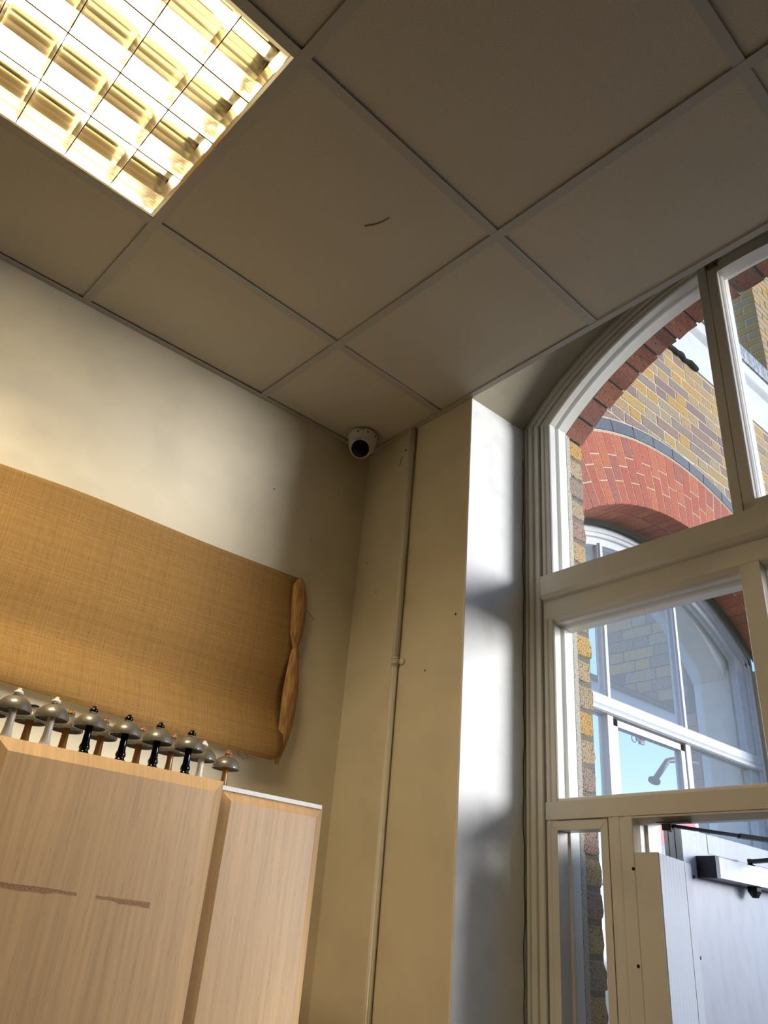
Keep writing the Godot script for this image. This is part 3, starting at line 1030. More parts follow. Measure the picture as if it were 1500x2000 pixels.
func wing_window() -> void:
	var S := Vector3.FORWARD
	var Y := Vector3.UP
	var N := Vector3.RIGHT
	var t := thing("arched_window", "white arched timber window under the red brick arch outside", "window", Vector3(-0.18, -H, -2.03))
	var m := mb()
	# arch head: outer moulding and inner light rim
	var ring := func(r0: float, r1: float, x0: float, x1: float) -> void:
		var a := wing_arc(r0, 1.05, -1.05, 30, -2.03, -1.215)
		var b := wing_arc(r1, -1.05, 1.05, 30, -2.03, -1.215)
		a.append_array(b)
		prism(m, P2(a), Vector3(x0, 0, 0), S, Y, N * (x1 - x0))
	ring.call(1.682, 1.652, -0.22, -0.150)
	ring.call(1.655, 1.632, -0.22, -0.160)
	ring.call(1.634, 1.592, -0.22, -0.178)
	# jambs with three steps
	for sd in [-1.0, 1.0]:
		for q in [[1.052, 1.026, -0.150], [1.028, 1.006, -0.160], [1.008, 0.872 + 0.05, -0.176]]:
			box(m, Vector3(-0.22, -H, -2.03 - sd * q[0]), Vector3(q[2], 0.115, -2.03 - sd * q[1]), 0.002)
	part("frame", m, M.ext_white, t)
	m = mb()
	rail_z(m, P2([-0.225, -0.456, -0.160, -0.460, -0.156, -0.466, -0.156, -0.505, -0.160, -0.510, -0.152, -0.516, -0.148, -0.524, -0.150, -0.534, -0.160, -0.540, -0.225, -0.540]), -0.985, -3.075)
	part("transom", m, M.ext_white, t)
	m = mb()
	rail_z(m, P2([-0.22, -1.20, -0.155, -1.204, -0.150, -1.235, -0.160, -1.25, -0.22, -1.25]), -0.985, -3.075)
	part("transom", m, M.ext_white, t)
	for z in [-1.648, -2.307]:
		m = mb()
		var top := -1.215 + sqrt(1.6 * 1.6 - pow(z + 2.03, 2.0))
		post(m, P2([-0.215, z - 0.014, -0.178, z - 0.0205, -0.172, z - 0.012, -0.166, z - 0.010, -0.166, z + 0.010, -0.172, z + 0.012, -0.178, z + 0.0205, -0.215, z + 0.014]), -0.458, top)
		part("glazing_bar", m, M.ext_white, t)
		m = mb()
		box(m, Vector3(-0.22, -1.202, z - 0.023), Vector3(-0.168, -0.538, z + 0.023), 0.002)
		box(m, Vector3(-0.22, -H, z - 0.023), Vector3(-0.168, -1.249, z + 0.023), 0.002)
		part("mullion", m, M.ext_white, t)
	# opening casement between the mullions
	m = mb()
	box(m, Vector3(-0.212, -1.195, -1.713), Vector3(-0.174, -0.548, -1.676), 0.002)
	box(m, Vector3(-0.212, -1.195, -2.281), Vector3(-0.174, -0.548, -2.244), 0.002)
	box(m, Vector3(-0.212, -0.578, -2.281), Vector3(-0.174, -0.548, -1.676), 0.002)
	box(m, Vector3(-0.212, -1.195, -2.281), Vector3(-0.174, -1.160, -1.676), 0.002)
	part("casement", m, M.ext_white, t, "small opening light in the middle")
	# glass
	var edges := [-1.03, -1.648, -2.307, -2.955]
	for k in 3:
		var z0: float = edges[k]
		var z1: float = edges[k + 1]
		var a := wing_arc(1.60, -2.03 - z0 - 0.0, -2.03 - z1, 12, -2.03, -1.215) if false else []
		for i in 13:
			var z := lerpf(z0, z1, i / 12.0)
			a.append_array([-z, -1.215 + sqrt(1.6 * 1.6 - pow(z + 2.03, 2.0))])
		a.append_array([-z1, -0.46, -z0, -0.46])
		m = mb()
		prism(m, P2(a), Vector3(-0.196, 0, 0), S, Y, N * 0.004)
		part("pane", m, M.glass, t)
		m = mb()
		prism(m, P2([-z0, -0.54, -z1, -0.54, -z1, -1.20, -z0, -1.20]), Vector3(-0.196, 0, 0), S, Y, N * 0.004)
		part("pane", m, M.glass, t)
		m = mb()
		prism(m, P2([-z0, -1.25, -z1, -1.25, -z1, -2.1, -z0, -2.1]), Vector3(-0.196, 0, 0), S, Y, N * 0.004)
		part("pane", m, M.glass, t)
	m = mb()
	box(m, Vector3(-0.215, -H, -1.03), Vector3(-0.185, -2.1, -3.0), 0.002)
	part("bottom_panel", m, M.ext_white, t)
	# ring catch on the casement
	m = mb()
	var rp := []
	for k in 17:
		var an := TAU * k / 16.0
		rp.append(Vector3(-0.215, -0.588 + 0.016 * sin(an), -1.903 + 0.020 * cos(an)))
	tube(m, rp, 0.0026, 6)
	box(m, Vector3(-0.222, -0.602, -1.985), Vector3(-0.208, -0.565, -1.945), 0.002)
	box(m, Vector3(-0.219, -0.590, -1.95), Vector3(-0.211, -0.580, -1.92), 0.001)
	part("ring_catch", m, M.grey_metal, t, "small ring catch behind the glass")

func wing_inside() -> void:
	var S := Vector3.FORWARD
	var Y := Vector3.UP
	var N := Vector3.RIGHT
	# deep plastered reveal behind the wing window
	var t := thing("window_reveal", "deep grey plastered reveal inside the outside arched window", "wall", Vector3(-0.33, -H, -2.03), "", "structure")
	var m := mb()
	box(m, Vector3(-0.44, -H, -2.935), Vector3(-0.221, 0.02, -3.3))
	box(m, Vector3(-0.44, -H, -0.80), Vector3(-0.221, 0.02, -1.13))
	var a := [0.80, -0.02]
	a.append_array(wing_arc(1.15, 0.90, -0.90, 24, -2.03, -0.745))
	a.append_array([3.30, -0.02, 3.30, 1.6, 0.80, 1.6])
	prism(m, P2(a), Vector3(-0.44, 0, 0), S, Y, N * 0.2)
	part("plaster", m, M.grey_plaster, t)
	# brick gable beyond, under a white raking board
	t = thing("brick_gable", "shaded brick gable with white raking board behind the outside window", "building", Vector3(-0.8, -H, -3.1))
	m = mb()
	var lo := func(x: float) -> float:
		return 0.132 - 0.53 * (x + 1.161)
	prism(m, P2([-1.165, lo.call(-1.165), -0.52, lo.call(-0.52), -0.52, 1.9, -1.165, 1.9]), Vector3(0, 0, -3.0), Vector3.RIGHT, Y, Vector3.FORWARD * 0.2)
	part("mortar_core", m, M.dirty_mortar, t)
	var clipper := P2([-1.165, lo.call(-1.165), -0.52, lo.call(-0.52), -0.52, 1.2, -1.165, 1.2])
	for row in 20:
		var y0 := -0.30 + row * 0.075
		var x := -1.2 - 0.08 * (row % 2)
		var hd := row % 2 == 0
		while x < -0.45:
			var w := 0.102 if hd else 0.216
			hd = not hd
			for c in Geometry2D.intersect_polygons(P2([x, y0, x + w, y0, x + w, y0 + 0.066, x, y0 + 0.066]), clipper):
				if poly_area(c) < 0.0006:
					continue
				m = mb()
				slab(m, c, Vector3(0, 0, -3.0), Vector3.RIGHT, Y, Vector3.BACK, 0.02, 0.002, 0.001, 0.005)
				part("brick", m, M.bricks[rng.randi() % 9], t)
			x += w + 0.0095
	m = mb()
	var d := Vector2(1.0, -0.53).normalized()
	var nn := Vector2(0.53, 1.0).normalized()
	var b0 := Vector2(-2.2, lo.call(-2.2))
	var b1 := Vector2(-0.52, lo.call(-0.52))
	var bp := PackedVector2Array([b0 - nn * 0.095, b1 - nn * 0.095, b1, b0])
	prism(m, bp, Vector3(0, 0, -2.99), Vector3.RIGHT, Y, Vector3.FORWARD * 0.1)
	part("raking_board", m, M.render, t, "white sloping board")
	m = mb()
	tube(m, [Vector3(b0.x, b0.y + 0.012, -2.975), Vector3(b1.x, b1.y + 0.012, -2.975)], 0.022, 10)
	part("raking_pipe", m, M.grey_metal, t, "grey pipe along the board")
	t = thing("brick_pier", "narrow brown brick pier beside the grey reveal behind glass", "building", Vector3(-0.5, -H, -2.95))
	m = mb()
	for k in 40:
		box(m, Vector3(-0.512 + 0.003 * (k % 2), -H + k * 0.075, -3.05), Vector3(-0.446, -H + k * 0.075 + 0.067, -2.93), 0.002)
	box(m, Vector3(-0.508, -H, -3.04), Vector3(-0.45, -0.2, -2.935))
	part("pier", m, M.bricks[7], t)
	t = thing("curved_bracket", "grey curved tube bracket seen through the outside window", "bracket", Vector3(-0.3, -0.7, -2.3))
	m = mb()
	var cv := Curve3D.new()
	cv.add_point(Vector3(-0.3, -0.722, -2.190), Vector3.ZERO, Vector3(0, 0.06, -0.03))
	cv.add_point(Vector3(-0.3, -0.600, -2.330), Vector3(0, -0.03, 0.05), Vector3(0, 0.025, -0.05))
	cv.add_point(Vector3(-0.3, -0.562, -2.62), Vector3(0, 0.0, 0.10), Vector3.ZERO)
	var cp := []
	for k in 17:
		cp.append(cv.sample_baked(cv.get_baked_length() * k / 16.0))
	tube(m, cp, 0.0145, 10)
	part("tube", m, M.grey_metal, t)
	m = mb()
	lathe(m, [Vector2(0, 0), Vector2(0.03, 0), Vector2(0.03, 0.008), Vector2(0, 0.008)], Vector3(-0.3, -0.728, -2.186), 14, Basis(Vector3.RIGHT, -0.5))
	part("flange", m, M.grey_metal, t)
	t = thing("warning_sign", "red sign with a white disc seen in the gap behind the door", "sign", Vector3(-0.1, -1.2, -1.95))
	m = mb()
	box(m, Vector3(-0.108, -1.45, -2.18), Vector3(-0.100, -0.93, -1.78), 0.002)
	part("board", m, M.red_sign, t)
	m = mb()
	lathe(m, [Vector2(0, 0), Vector2(0.11, 0), Vector2(0.11, -0.003), Vector2(0, -0.003)], Vector3(-0.0985, -1.165, -1.92), 28, Basis(Vector3.BACK, -PI / 2))
	part("disc", m, M.ext_white, t)
	t = thing("yard_wall", "low brick boundary wall on the far side of the yard", "wall", Vector3(5.2, -H, -5), "", "structure")
	m = mb()
	box(m, Vector3(5.1, -H - 0.02, -11.5), Vector3(5.32, -1.12, -0.45))
	part("wall_core", m, M.bricks[2], t)
	m = mb()
	box(m, Vector3(5.06, -1.12, -11.5), Vector3(5.36, -1.05, -0.45), 0.01)
	part("coping", m, M.lead, t)
	t = thing("yard", "grey paved yard outside the window and door", "ground", Vector3(1, -H, -5), "", "structure")
	m = mb()
	box(m, Vector3(-9, -H - 0.12, -12), Vector3(9, -H - 0.02, -0.43))
	part("paving", m, M.ground, t)

# ------------------------------------------------------------------ taller block that stands behind the eaves
func tower() -> void:
	var t := thing("brick_block", "tall brick block rising behind the white eaves with sunlit side", "building", Vector3(-0.8, -H, -6))
	var Y := Vector3.UP
	var m := mb()
	box(m, Vector3(-3.0, 2.42, -9.0), Vector3(-0.074, 7.0, -4.004))
	part("mortar_core", m, M.mortar, t)
	for row in 44:
		var y0 := 2.43 + row * 0.076
		var x := -0.07
		var hd := row % 2 == 0
		for k in 5:
			var w := 0.102 if hd else 0.216
			hd = not hd
			m = mb()
			slab(m, P2([x - w, y0, x, y0, x, y0 + 0.066, x - w, y0 + 0.066]), Vector3(0, 0, -4.0), Vector3.RIGHT, Y, Vector3.BACK, 0.03, 0.002, 0.0012, rng.randf_range(-0.001, 0.002))
			part("brick", m, M.bricks[[0, 4, 1, 4, 0, 4, 8][rng.randi() % 7]], t)
			x -= w + 0.0095
			if k >= 2 and row > 30:
				break
	var rest := mb()
	var shown := 0
	for row in 44:
		var y0 := 2.43 + row * 0.076
		var s := 4.0
		var hd := row % 2 == 1
		while s < 6.2:
			var w := 0.102 if hd else 0.216
			hd = not hd
			var near := s < 4.9 and row > 8 and row < 40 and shown < 130
			var b := mb() if near else rest
			slab(b, P2([s, y0, s + w, y0, s + w, y0 + 0.066, s, y0 + 0.066]), Vector3(-0.07, 0, 0), Vector3.FORWARD, Y, Vector3.RIGHT, 0.03, 0.002, 0.0012, rng.randf_range(-0.001, 0.002))
			if near:
				shown += 1
				part("brick", b, M.bricks[[0, 1, 4, 6, 8, 8, 6][rng.randi() % 7]], t)
			s += w + 0.0095
	var o := part("brick_field", rest, M.bricks[8], t)
	o.set_meta("kind", "stuff")
	# red dressings over an opening high on the sunlit side
	for k in 12:
		m = mb()
		var a0 := -0.62 + k * 0.10
		var a1 := a0 + 0.093
		var q := PackedVector2Array()
		for v in [[1.0, a0], [1.0, a1], [1.35, a1], [1.35, a0]]:
			q.append(Vector2(5.25 + float(v[0]) * sin(v[1]), 3.35 + float(v[0]) * cos(v[1])))
		slab(m, q, Vector3(-0.07, 0, 0), Vector3.FORWARD, Y, Vector3.RIGHT, 0.03, 0.003, 0.001, 0.02)
		part("arch_brick", m, M.reds[k % 4], t)

# ------------------------------------------------------------------ recessed lamp
func lamp() -> void:
	var spots := [[0, 1]]
	var labels := ["glowing recessed ceiling lamp with four tubes behind a mirrored louvre grid"]
	for n in spots.size():
		var gi: float = spots[n][0] * 0.6 + 0.3
		var gj: float = spots[n][1] * 0.6 + 0.3
		var c := Vector3(GX + gi * cos(GT) + gj * sin(GT), 0, GZ - gi * sin(GT) + gj * cos(GT))
		var t := thing("ceiling_light", labels[n], "lamp", c)
		t.rotation.y = GT
		org = Vector3.ZERO
		var m := mb()
		# flange: four strips resting on the grid, then the tray
		for e in [[-0.288, -0.288, 0.288, -0.2795], [-0.288, 0.2795, 0.288, 0.288], [-0.288, -0.2795, -0.2795, 0.2795], [0.2795, -0.2795, 0.288, 0.2795]]:
			box(m, Vector3(e[0], 0.0005, e[1]), Vector3(e[2], 0.006, e[3]), 0.0006)
		part("flange", m, M.reflector, t)
		m = mb()
		box(m, Vector3(-0.287, 0.136, -0.287), Vector3(0.287, 0.140, 0.287))
		for e in [[-0.287, -0.287, 0.287, -0.284], [-0.287, 0.284, 0.287, 0.287], [-0.287, -0.284, -0.284, 0.284], [0.284, -0.284, 0.287, 0.284]]:
			box(m, Vector3(e[0], 0.004, e[1]), Vector3(e[2], 0.136, e[3]))
		part("tray", m, M.reflector, t)
		var pitch := 0.14
		for k in 4:
			var x := -0.21 + k * pitch
			# mirror trough over each tube
			m = mb()
			var up := []
			for s in 13:
				var f := s / 12.0 * 2.0 - 1.0
				up.append(Vector2(x + f * 0.069, 0.122 - 0.055 * f * f - 0.010 * exp(-pow(f * 5.0, 2.0))))
			var prof := PackedVector2Array()
			for q in up:
				prof.append(q)
			for s in range(12, -1, -1):
				prof.append(up[s] + Vector2(0, 0.0016))
			rail_z(m, prof, -0.283, 0.283)
			part("reflector", m, M.reflector, t)
			m = mb()
			lathe(m, [Vector2(0, -0.262), Vector2(0.0128, -0.262), Vector2(0.0130, -0.255), Vector2(0.0130, 0.255), Vector2(0.0128, 0.262), Vector2(0, 0.262)], Vector3(x, 0.082, 0), 18, Basis(Vector3.RIGHT, PI / 2))
			var tb := part("tube", m, M.tube, t)
			for s in [-1.0, 1.0]:
				m = mb()
				lathe(m, [Vector2(0, -0.010), Vector2(0.0134, -0.010), Vector2(0.0134, 0.010), Vector2(0, 0.010)], Vector3(x, 0.082, s * 0.272), 16, Basis(Vector3.RIGHT, PI / 2))
				part("tube_cap", m, M.tube_end, tb)
		# long wedge blades between the tubes
		for k in 5:
			var x := -0.28 + k * pitch
			m = mb()
			var w := []
			for s in 9:
				var f := s / 8.0
				w.append(Vector2(0.0013 + 0.0150 * pow(f, 1.7), 0.004 + 0.050 * f))
			var prof := PackedVector2Array()
			for q in w:
				prof.append(Vector2(x + minf(q.x, 0.279 - x), q.y))
			for s in range(8, -1, -1):
				prof.append(Vector2(maxf(x - float(w[s].x), -0.279), w[s].y))
			rail_z(m, prof, -0.2795, 0.2795)
			part("louvre_blade", m, M.reflector, t)
		# cross blades
		for k in 6:
			var z := -0.28 + k * 0.112
			for c4 in 4:
				var xa := -0.28 + c4 * pitch + 0.001
				var xb := xa + pitch - 0.002
				m = mb()
				var prof := PackedVector2Array()
				for s in 6:
					var f := s / 5.0
					prof.append(Vector2(minf(z + 0.0011 + 0.0058 * f * f, 0.2795), 0.0035 + 0.048 * f))
				for s in range(5, -1, -1):
					var f := s / 5.0
					prof.append(Vector2(maxf(z - 0.0011 - 0.0058 * f * f, -0.2795), 0.0035 + 0.048 * f))
				var ra := PackedVector3Array()
				var rb := PackedVector3Array()
				for q in prof:
					ra.append(Vector3(xa, q.y, q.x))
					rb.append(Vector3(xb, q.y, q.x))
				m.shape(loft([ra, rb]))
				part("cross_blade", m, M.reflector, t)
		# folded bottom edges of the louvre
		for k in 3:
			m = mb()
			box(m, Vector3(-0.14 + k * pitch - 0.0014, 0.0018, -0.279), Vector3(-0.14 + k * pitch + 0.0014, 0.0038, 0.279))
			part("louvre_edge", m, M.lip, t)
		for k in 4:
			m = mb()
			box(m, Vector3(-0.279, 0.0012, -0.168 + k * 0.112 - 0.0012), Vector3(0.279, 0.0032, -0.168 + k * 0.112 + 0.0012))
			part("louvre_edge", m, M.lip, t)
		# the light of each tube, as long as the tube, just below its glowing face
		for k in 4:
			var l := AreaLight3D.new()
			l.name = "tube_light_%d" % (k + 1)
			l.area_size = Vector2(0.026, 0.52)
			l.light_color = Color(1.0, 0.93, 0.79)
			l.light_energy = LAMP_E
			l.set("area_range", 12.0)
			l.set("area_attenuation", 2.0)
			l.shadow_enabled = true
			t.add_child(l)
			l.position = Vector3(-0.21 + k * pitch, 0.0665, 0)
			l.rotation.x = -PI / 2

const LAMP_E := 0.78

# ------------------------------------------------------------------ cupboards
func door_slab(m: MB, z0: float, z1: float, y0: float, y1: float, x: float) -> void:
	# frustum: front face inset by the bevel
	var b := 0.023
	var rings := []
	for e in [[x - 0.022, 0.0], [x - 0.0125, 0.0], [x, b]]:
		var r := PackedVector3Array()
		var i: float = e[1]
		for q in [[z0 - i, y0 + i], [z1 + i, y0 + i], [z1 + i, y1 - i], [z0 - i, y1 - i]]:
			r.append(Vector3(e[0], q[1], q[0]))
		rings.append(r)
	m.shape(loft(rings))

func cupboards() -> void:
	var t := thing("cupboard", "wide beech cupboard with brown tape marks on its door, bells on top", "cupboard", Vector3(0.24, -H, 0.84))
	var m := mb()
	box(m, Vector3(0.02, -H + 0.01, 0.6145), Vector3(0.437, -1.272, 1.075), 0.001)
	part("body", m, M.beech, t)
	m = mb()
	box(m, Vector3(0.02, -1.272, 0.6135), Vector3(0.445, -1.2645, 1.076), 0.001)
	part("top_panel", m, M.white_board, t)
	m = mb()
	door_slab(m, 1.0535, 0.6115, -H + 0.06, -1.2655, 0.468)
	part("door", m, M.beech, t)
	for e in [[1.02, 0.856, 0.0085], [0.823, 0.722, 0.0085]]:
		m = mb()
		var p := PackedVector2Array()
		var hgt: float = e[2]
		var zz := []
		for k in 10:
			zz.append(lerpf(e[0], e[1], k / 9.0))
		for z in zz:
			p.append(Vector2(-float(z), -1.4835 - 0.03 * (0.98 - float(z)) + rng.randf_range(0.0, 0.0012)))
		zz.reverse()
		for z in zz:
			p.append(Vector2(-float(z), -1.4835 - 0.03 * (0.98 - float(z)) - hgt * rng.randf_range(0.75, 1.0) * (0.55 if absf(float(z) - (0.86 if e[0] > 0.9 else 0.82)) < 0.04 else 1.0)))
		slab(m, p, Vector3(0.468, 0, 0), Vector3.FORWARD, Vector3.UP, Vector3.RIGHT, 0.002, 0.0, 0.0, 0.00025)
		part("tape_residue", m, M.tape, t, "brown tape residue across the door")
	# the narrower unit beside it stands a little back and turned
	t = thing("cupboard", "narrow beech cupboard at the right end under the single brown bell", "cupboard", Vector3(0.446, -H, 0.606))
	org = Vector3.ZERO
	var T := H - 1.274
	m = mb()
	box(m, Vector3(-0.42, 0.01, -0.002), Vector3(-0.024, T - 0.004, -0.256), 0.001)
	part("body", m, M.beech, t)
	m = mb()
	box(m, Vector3(-0.422, T - 0.004, 0.0), Vector3(-0.008, T + 0.0045, -0.257), 0.0035)
	part("top_panel", m, M.white_board, t)
	m = mb()
	door_slab(m, -0.001, -0.259, 0.06, T - 0.001, 0.0)
	part("door", m, M.beech, t)

# ------------------------------------------------------------------ handled bells standing on the cupboard
func make_bell(called: String, handle: Material, turned: bool, knob: bool) -> Node3D:
	var t := thing(called, "", "bell", Vector3.ZERO, "handled bells on the cupboards")
	org = Vector3.ZERO
	var m := mb()
	var outer := []
	var inner := []
	for k in 15:
		var a := PI / 2 * k / 14.0
		outer.append(Vector2(0.0304 * cos(a), 0.0487 + 0.0268 * sin(a)))
		inner.append(Vector2(0.0288 * cos(a), 0.0487 + 0.0252 * sin(a)))
	lathe(m, outer, Vector3.ZERO, 40, Basis.IDENTITY, 1, false)
	lathe(m, inner, Vector3.ZERO, 40, Basis.IDENTITY, 2, false)
	lathe(m, [inner[0], Vector2(0.0292, 0.0479), Vector2(0.0302, 0.0479), outer[0]], Vector3.ZERO, 40, Basis.IDENTITY, 4, false)
	part("dome", m, M.bell, t)
	m = mb()
	if turned:
		lathe(m, [Vector2(0, 0), Vector2(0.0105, 0), Vector2(0.0108, 0.003), Vector2(0.0085, 0.006), Vector2(0.0078, 0.008), Vector2(0.0098, 0.012), Vector2(0.0092, 0.016), Vector2(0.0072, 0.021), Vector2(0.0066, 0.035), Vector2(0.0066, 0.074), Vector2(0, 0.074)], Vector3.ZERO, 22)
	else:
		lathe(m, [Vector2(0, 0), Vector2(0.0105, 0), Vector2(0.0112, 0.0015), Vector2(0.0108, 0.004), Vector2(0.0096, 0.005), Vector2(0.0092, 0.0065), Vector2(0.0085, 0.012), Vector2(0.0072, 0.020), Vector2(0.0066, 0.035), Vector2(0.0064, 0.074), Vector2(0, 0.074)], Vector3.ZERO, 22)
	part("handle", m, handle, t)
	m = mb()
	lathe(m, [Vector2(0, 0.0735), Vector2(0.0085, 0.0735), Vector2(0.0085, 0.0762), Vector2(0.0075, 0.0770), Vector2(0, 0.0770)], Vector3.ZERO, 20)
	part("collar", m, M.bell, t)
	m = mb()
	if knob:
		lathe(m, [Vector2(0, 0.0768), Vector2(0.0066, 0.0768), Vector2(0.0083, 0.0786), Vector2(0.0086, 0.0805), Vector2(0.0075, 0.0830), Vector2(0.0048, 0.0845), Vector2(0.0038, 0.0855), Vector2(0.0042, 0.0868), Vector2(0.0034, 0.0885), Vector2(0, 0.0892)], Vector3.ZERO, 20)
		part("finial", m, handle, t)
	else:
		lathe(m, [Vector2(0, 0.0775), Vector2(0.0095, 0.0775), Vector2(0.0095, 0.0795), Vector2(0.0030, 0.080), Vector2(0.0030, 0.0815), Vector2(0, 0.0815)], Vector3.ZERO, 18)
		part("washer", m, M.dark_steel, t)
	return t

func bells() -> void:
	var kinds := {}
	var rows := [
		["white", 0.425, 1.0305, "ivory handled bell, leftmost of the front row on the cupboard"],
		["white", 0.425, 0.9630, "ivory handled bell second from left in the front row"],
		["black", 0.425, 0.8915, "glossy black handled bell next to the ivory ones in front"],
		["black", 0.425, 0.8210, "second glossy black handled bell in the front row"],
		["black", 0.425, 0.7545, "third glossy black handled bell in the front row"],
		["black", 0.425, 0.6850, "rightmost glossy black handled bell of the front row"],
		["bare", 0.355, 0.9785, "brown handled bell without a knob, behind the two ivory bells"],
		["brown", 0.355, 0.9085, "brown handled bell right behind the second ivory bell"],
		["brown", 0.355, 0.8390, "brown handled bell behind the first black bell"],
		["brown", 0.355, 0.7595, "brown handled bell behind the second black bell"],
		["brown", 0.355, 0.6880, "brown handled bell behind the third black bell"],
		["white", 0.355, 0.6170, "ivory handled bell standing behind the last black bell"],
		["brown", 0.345, 0.5505, "brown handled bell standing alone at the right end"],
		["brown", 0.355, 1.0500, "brown handled bell cut off by the left edge of the picture"]]
	for r in rows:
		var k: String = r[0]
		var t: Node3D
		if not kinds.has(k):
			t = make_bell("handled_bell", M.ivory if k == "white" else (M.black if k == "black" else M.varnish), k == "black", k != "bare")
			kinds[k] = t
		else:
			t = (kinds[k] as Node3D).duplicate()
			t.name = numbered(self, "handled_bell")
			add_child(t, true)
		t.position = Vector3(r[1], H - (1.2695 if float(r[2]) < 0.6 else 1.2645), r[2])
		t.rotation.y = rng.randf_range(-0.4, 0.4)
		t.set_meta("label", r[3])

# ------------------------------------------------------------------ burlap hanging
func sheet(m: MB, grid: Array, thick: Vector3) -> void:
	# closed thin body from a rectangular grid of points
	var t := PackedVector3Array()
	var nr := grid.size()
	var nc: int = grid[0].size()
	for i in nr - 1:
		for j in nc - 1:
			quad(t, grid[i][j], grid[i][j + 1], grid[i + 1][j + 1], grid[i + 1][j])
			quad(t, grid[i][j] - thick, grid[i + 1][j] - thick, grid[i + 1][j + 1] - thick, grid[i][j + 1] - thick)
	for i in nr - 1:
		quad(t, grid[i][0], grid[i + 1][0], grid[i + 1][0] - thick, grid[i][0] - thick)
		quad(t, grid[i + 1][nc - 1], grid[i][nc - 1], grid[i][nc - 1] - thick, grid[i + 1][nc - 1] - thick)
	for j in nc - 1:
		quad(t, grid[0][j + 1], grid[0][j], grid[0][j] - thick, grid[0][j + 1] - thick)
		quad(t, grid[nr - 1][j], grid[nr - 1][j + 1], grid[nr - 1][j + 1] - thick, grid[nr - 1][j] - thick)
	m.shape(t, 1)

func hanging() -> void:
	var t := thing("burlap_hanging", "brown burlap cloth hung on the cream wall above the bells", "wall hanging", Vector3(0.01, -0.85, 0.9))
	var m := mb()
	var g := []
	var nz := 60
	var ny := 40
	for i in ny + 1:
		var v := i / float(ny)
		var row := []
		for j in nz + 1:
			var u := j / float(nz)
			var z := lerpf(0.222, 1.75, u)
			var top := -0.567 - 0.010 * smoothstep(0.9, 1.3, z) + 0.002 * sin(z * 9.0)
			var bot := -1.116 + 0.024 * smoothstep(0.35, 0.85, z) - 0.004 * sin(z * 11.0) + 0.016 * smoothstep(0.25, 0.223, z)
			var y := lerpf(top, bot, v)
			var x := 0.012 + 0.010 * sin(PI * minf(v * 1.2, 1.0)) + 0.004 * sin(z * 6.0 + v * 3.0) * v
			# rolls forward and tucks under at the foot
			x += 0.040 * smoothstep(0.70, 1.0, v) - 0.012 * sin(PI * smoothstep(0.45, 0.9, v)) - 0.008 * smoothstep(0.965, 1.0, v)
			x = maxf(x, 0.006)
			row.append(Vector3(x, y, z))
		g.append(row)
	sheet(m, g, Vector3(0.0022, 0, 0))
	part("cloth", m, M.burlap, t)
	# folded tan selvedge down the right edge: two leaf shapes with a waist
	var leaf := func(lp: Array, rp: Array, ys: Array, xo: Array) -> void:
		var gg := []
		for i in ys.size():
			var row := []
			for k in 5:
				var f := k / 4.0
				row.append(Vector3(float(xo[i]) + 0.010 * sin(PI * f), ys[i], lerpf(lp[i], rp[i], f)))
			gg.append(row)
		var q := mb()
		sheet(q, gg, Vector3(0.0018, 0, 0))
		part("selvedge_fold", q, M.hessian_back, t, "pale folded edge of the cloth")
	leaf.call([0.232, 0.242, 0.2515, 0.2505, 0.2485, 0.244, 0.238, 0.224, 0.212], [0.227, 0.210, 0.2035, 0.1975, 0.194, 0.1935, 0.196, 0.203, 0.208], [-0.568, -0.580, -0.602, -0.630, -0.670, -0.710, -0.750, -0.785, -0.806], [0.020, 0.022, 0.024, 0.026, 0.027, 0.027, 0.026, 0.024, 0.022])
	leaf.call([0.222, 0.226, 0.229, 0.233, 0.238, 0.238, 0.235, 0.2315, 0.2235], [0.216, 0.200, 0.195, 0.191, 0.1875, 0.1875, 0.1895, 0.1985, 0.2145], [-0.772, -0.806, -0.830, -0.865, -0.910, -0.960, -1.010, -1.068, -1.121], [0.019, 0.022, 0.025, 0.028, 0.031, 0.032, 0.031, 0.027, 0.020])
	m = mb()
	tube(m, [Vector3(0.030, -0.664, 0.194), Vector3(0.018, -0.667, 0.176), Vector3(0.012, -0.671, 0.163), Vector3(0.010, -0.676, 0.152)], 0.0009, 5)
	tube(m, [Vector3(0.012, -1.100, 0.345), Vector3(0.012, -1.117, 0.335), Vector3(0.010, -1.124, 0.318), Vector3(0.012, -1.118, 0.303), Vector3(0.012, -1.111, 0.312)], 0.0007, 5)
	part("loose_thread", m, M.thread, t)
	m = mb()
	tube(m, [Vector3(0.030, -0.745, 0.236), Vector3(0.036, -0.775, 0.222), Vector3(0.034, -0.800, 0.207), Vector3(0.026, -0.815, 0.197)], 0.0016, 5)
	part("fold_seam", m, M.thread, t)

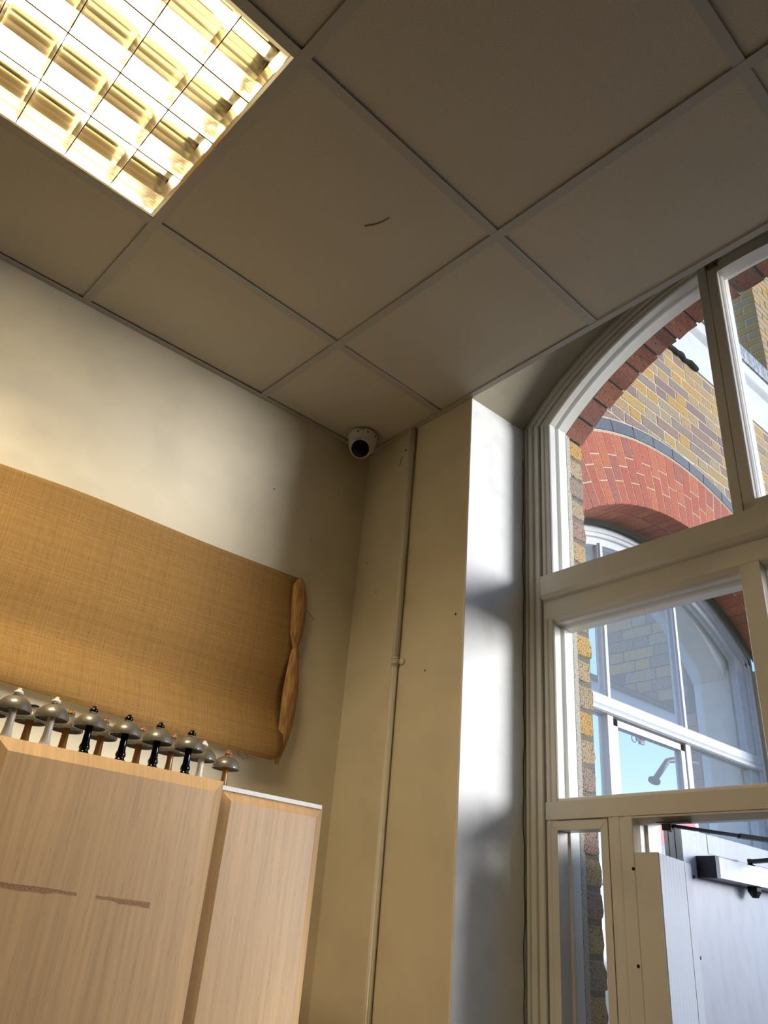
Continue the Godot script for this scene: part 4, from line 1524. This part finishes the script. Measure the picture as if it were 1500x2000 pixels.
# ------------------------------------------------------------------ camera, conduit
func small_things() -> void:
	var c := Vector3(0.085, -0.004, 0.101)
	var t := thing("security_camera", "white turret security camera with black lens in the ceiling corner", "security camera", c)
	var m := mb()
	lathe(m, [Vector2(0, 0), Vector2(0.0485, 0), Vector2(0.0498, -0.004), Vector2(0.0495, -0.014), Vector2(0.0475, -0.032), Vector2(0.0450, -0.046), Vector2(0.0420, -0.056), Vector2(0.037, -0.060), Vector2(0, -0.060)], c, 40)
	part("base", m, M.camera, t)
	var dirv := (Vector3(1.55, -1.75, 1.35) - c).normalized()
	var bx := dirv.cross(Vector3.UP).normalized()
	var bs := Basis(bx, dirv, bx.cross(dirv))
	var e := c + Vector3(0.012, -0.060, 0.012)
	m = mb()
	var pr := [Vector2(0, -0.038)]
	for k in range(-8, 4):
		var a := k / 8.0 * PI / 2
		pr.append(Vector2(0.0385 * cos(a), 0.0385 * sin(a)))
	pr.append_array([Vector2(0.0312, 0.0252), Vector2(0.0302, 0.0240), Vector2(0, 0.0240)])
	lathe(m, pr, e, 36, bs)
	var ball := part("eyeball", m, M.camera, t)
	m = mb()
	lathe(m, [Vector2(0, 0.0235), Vector2(0.0298, 0.0235), Vector2(0.0298, 0.0252), Vector2(0.027, 0.0262), Vector2(0, 0.0268)], e, 36, bs)
	part("lens_glass", m, M.lens, ball, "black lens window")
	m = mb()
	lathe(m, [Vector2(0.0022, 0.0258), Vector2(0.0036, 0.0258), Vector2(0.0036, 0.0268), Vector2(0.0022, 0.0268)], e + bs.z * 0.0205, 16, bs)
	part("sensor_ring", m, M.lens_ring, ball)
	m = mb()
	for a in [0.35, 1.05, -0.35]:
		var dd := Vector3(cos(a - 0.05), 0, sin(a - 0.05))
		var bb := Basis(dd.cross(Vector3.UP), Vector3.UP, dd)
		obox(m, c + dd * 0.0488 + Vector3(0, -0.014, 0), Vector3(0.0026, 0.0022, 0.0016), bb)
	var mk := Vector3(cos(0.72), 0, sin(0.72))
	for k in 5:
		var s := Vector3(-mk.z, 0, mk.x) * (k - 2) * 0.0036
		obox(m, c + mk * 0.0492 + s + Vector3(0, -0.0065, 0), Vector3(0.0013, 0.0010 + 0.0004 * (k % 2), 0.0012), Basis(mk.cross(Vector3.UP), Vector3.UP, mk))
	part("vent_slot", m, M.hole, t, "small dark slots and marks round the base")

	t = thing("conduit_pipe", "cream painted pipe running up the wall beside the niche", "pipe", Vector3(0.2435, -H, 0.011))
	m = mb()
	tube(m, [Vector3(0.2425, -H + 0.002, 0.0115), Vector3(0.2425, -0.81, 0.0115)], 0.0098, 18)
	tube(m, [Vector3(0.2435, -0.83, 0.0118), Vector3(0.2440, -0.010, 0.0118)], 0.0104, 18)
	part("tube", m, M.pipe, t)
	m = mb()
	for k in 3:
		lathe(m, [Vector2(0.0098, -0.0032), Vector2(0.0122, -0.0028), Vector2(0.0126, 0), Vector2(0.0122, 0.0028), Vector2(0.0098, 0.0032)], Vector3(0.2435, -0.820 + k * 0.0064, 0.0118), 18)
	lathe(m, [Vector2(0, 0), Vector2(0.0105, 0), Vector2(0.0105, 0.004), Vector2(0.008, 0.006), Vector2(0, 0.0062)], Vector3(0.2635, -0.8165, 0.0), 16, Basis(Vector3.RIGHT, PI / 2))
	box(m, Vector3(0.2435, -0.823, 0.0), Vector3(0.264, -0.810, 0.005), 0.001)
	part("saddle_clip", m, M.pipe, t)
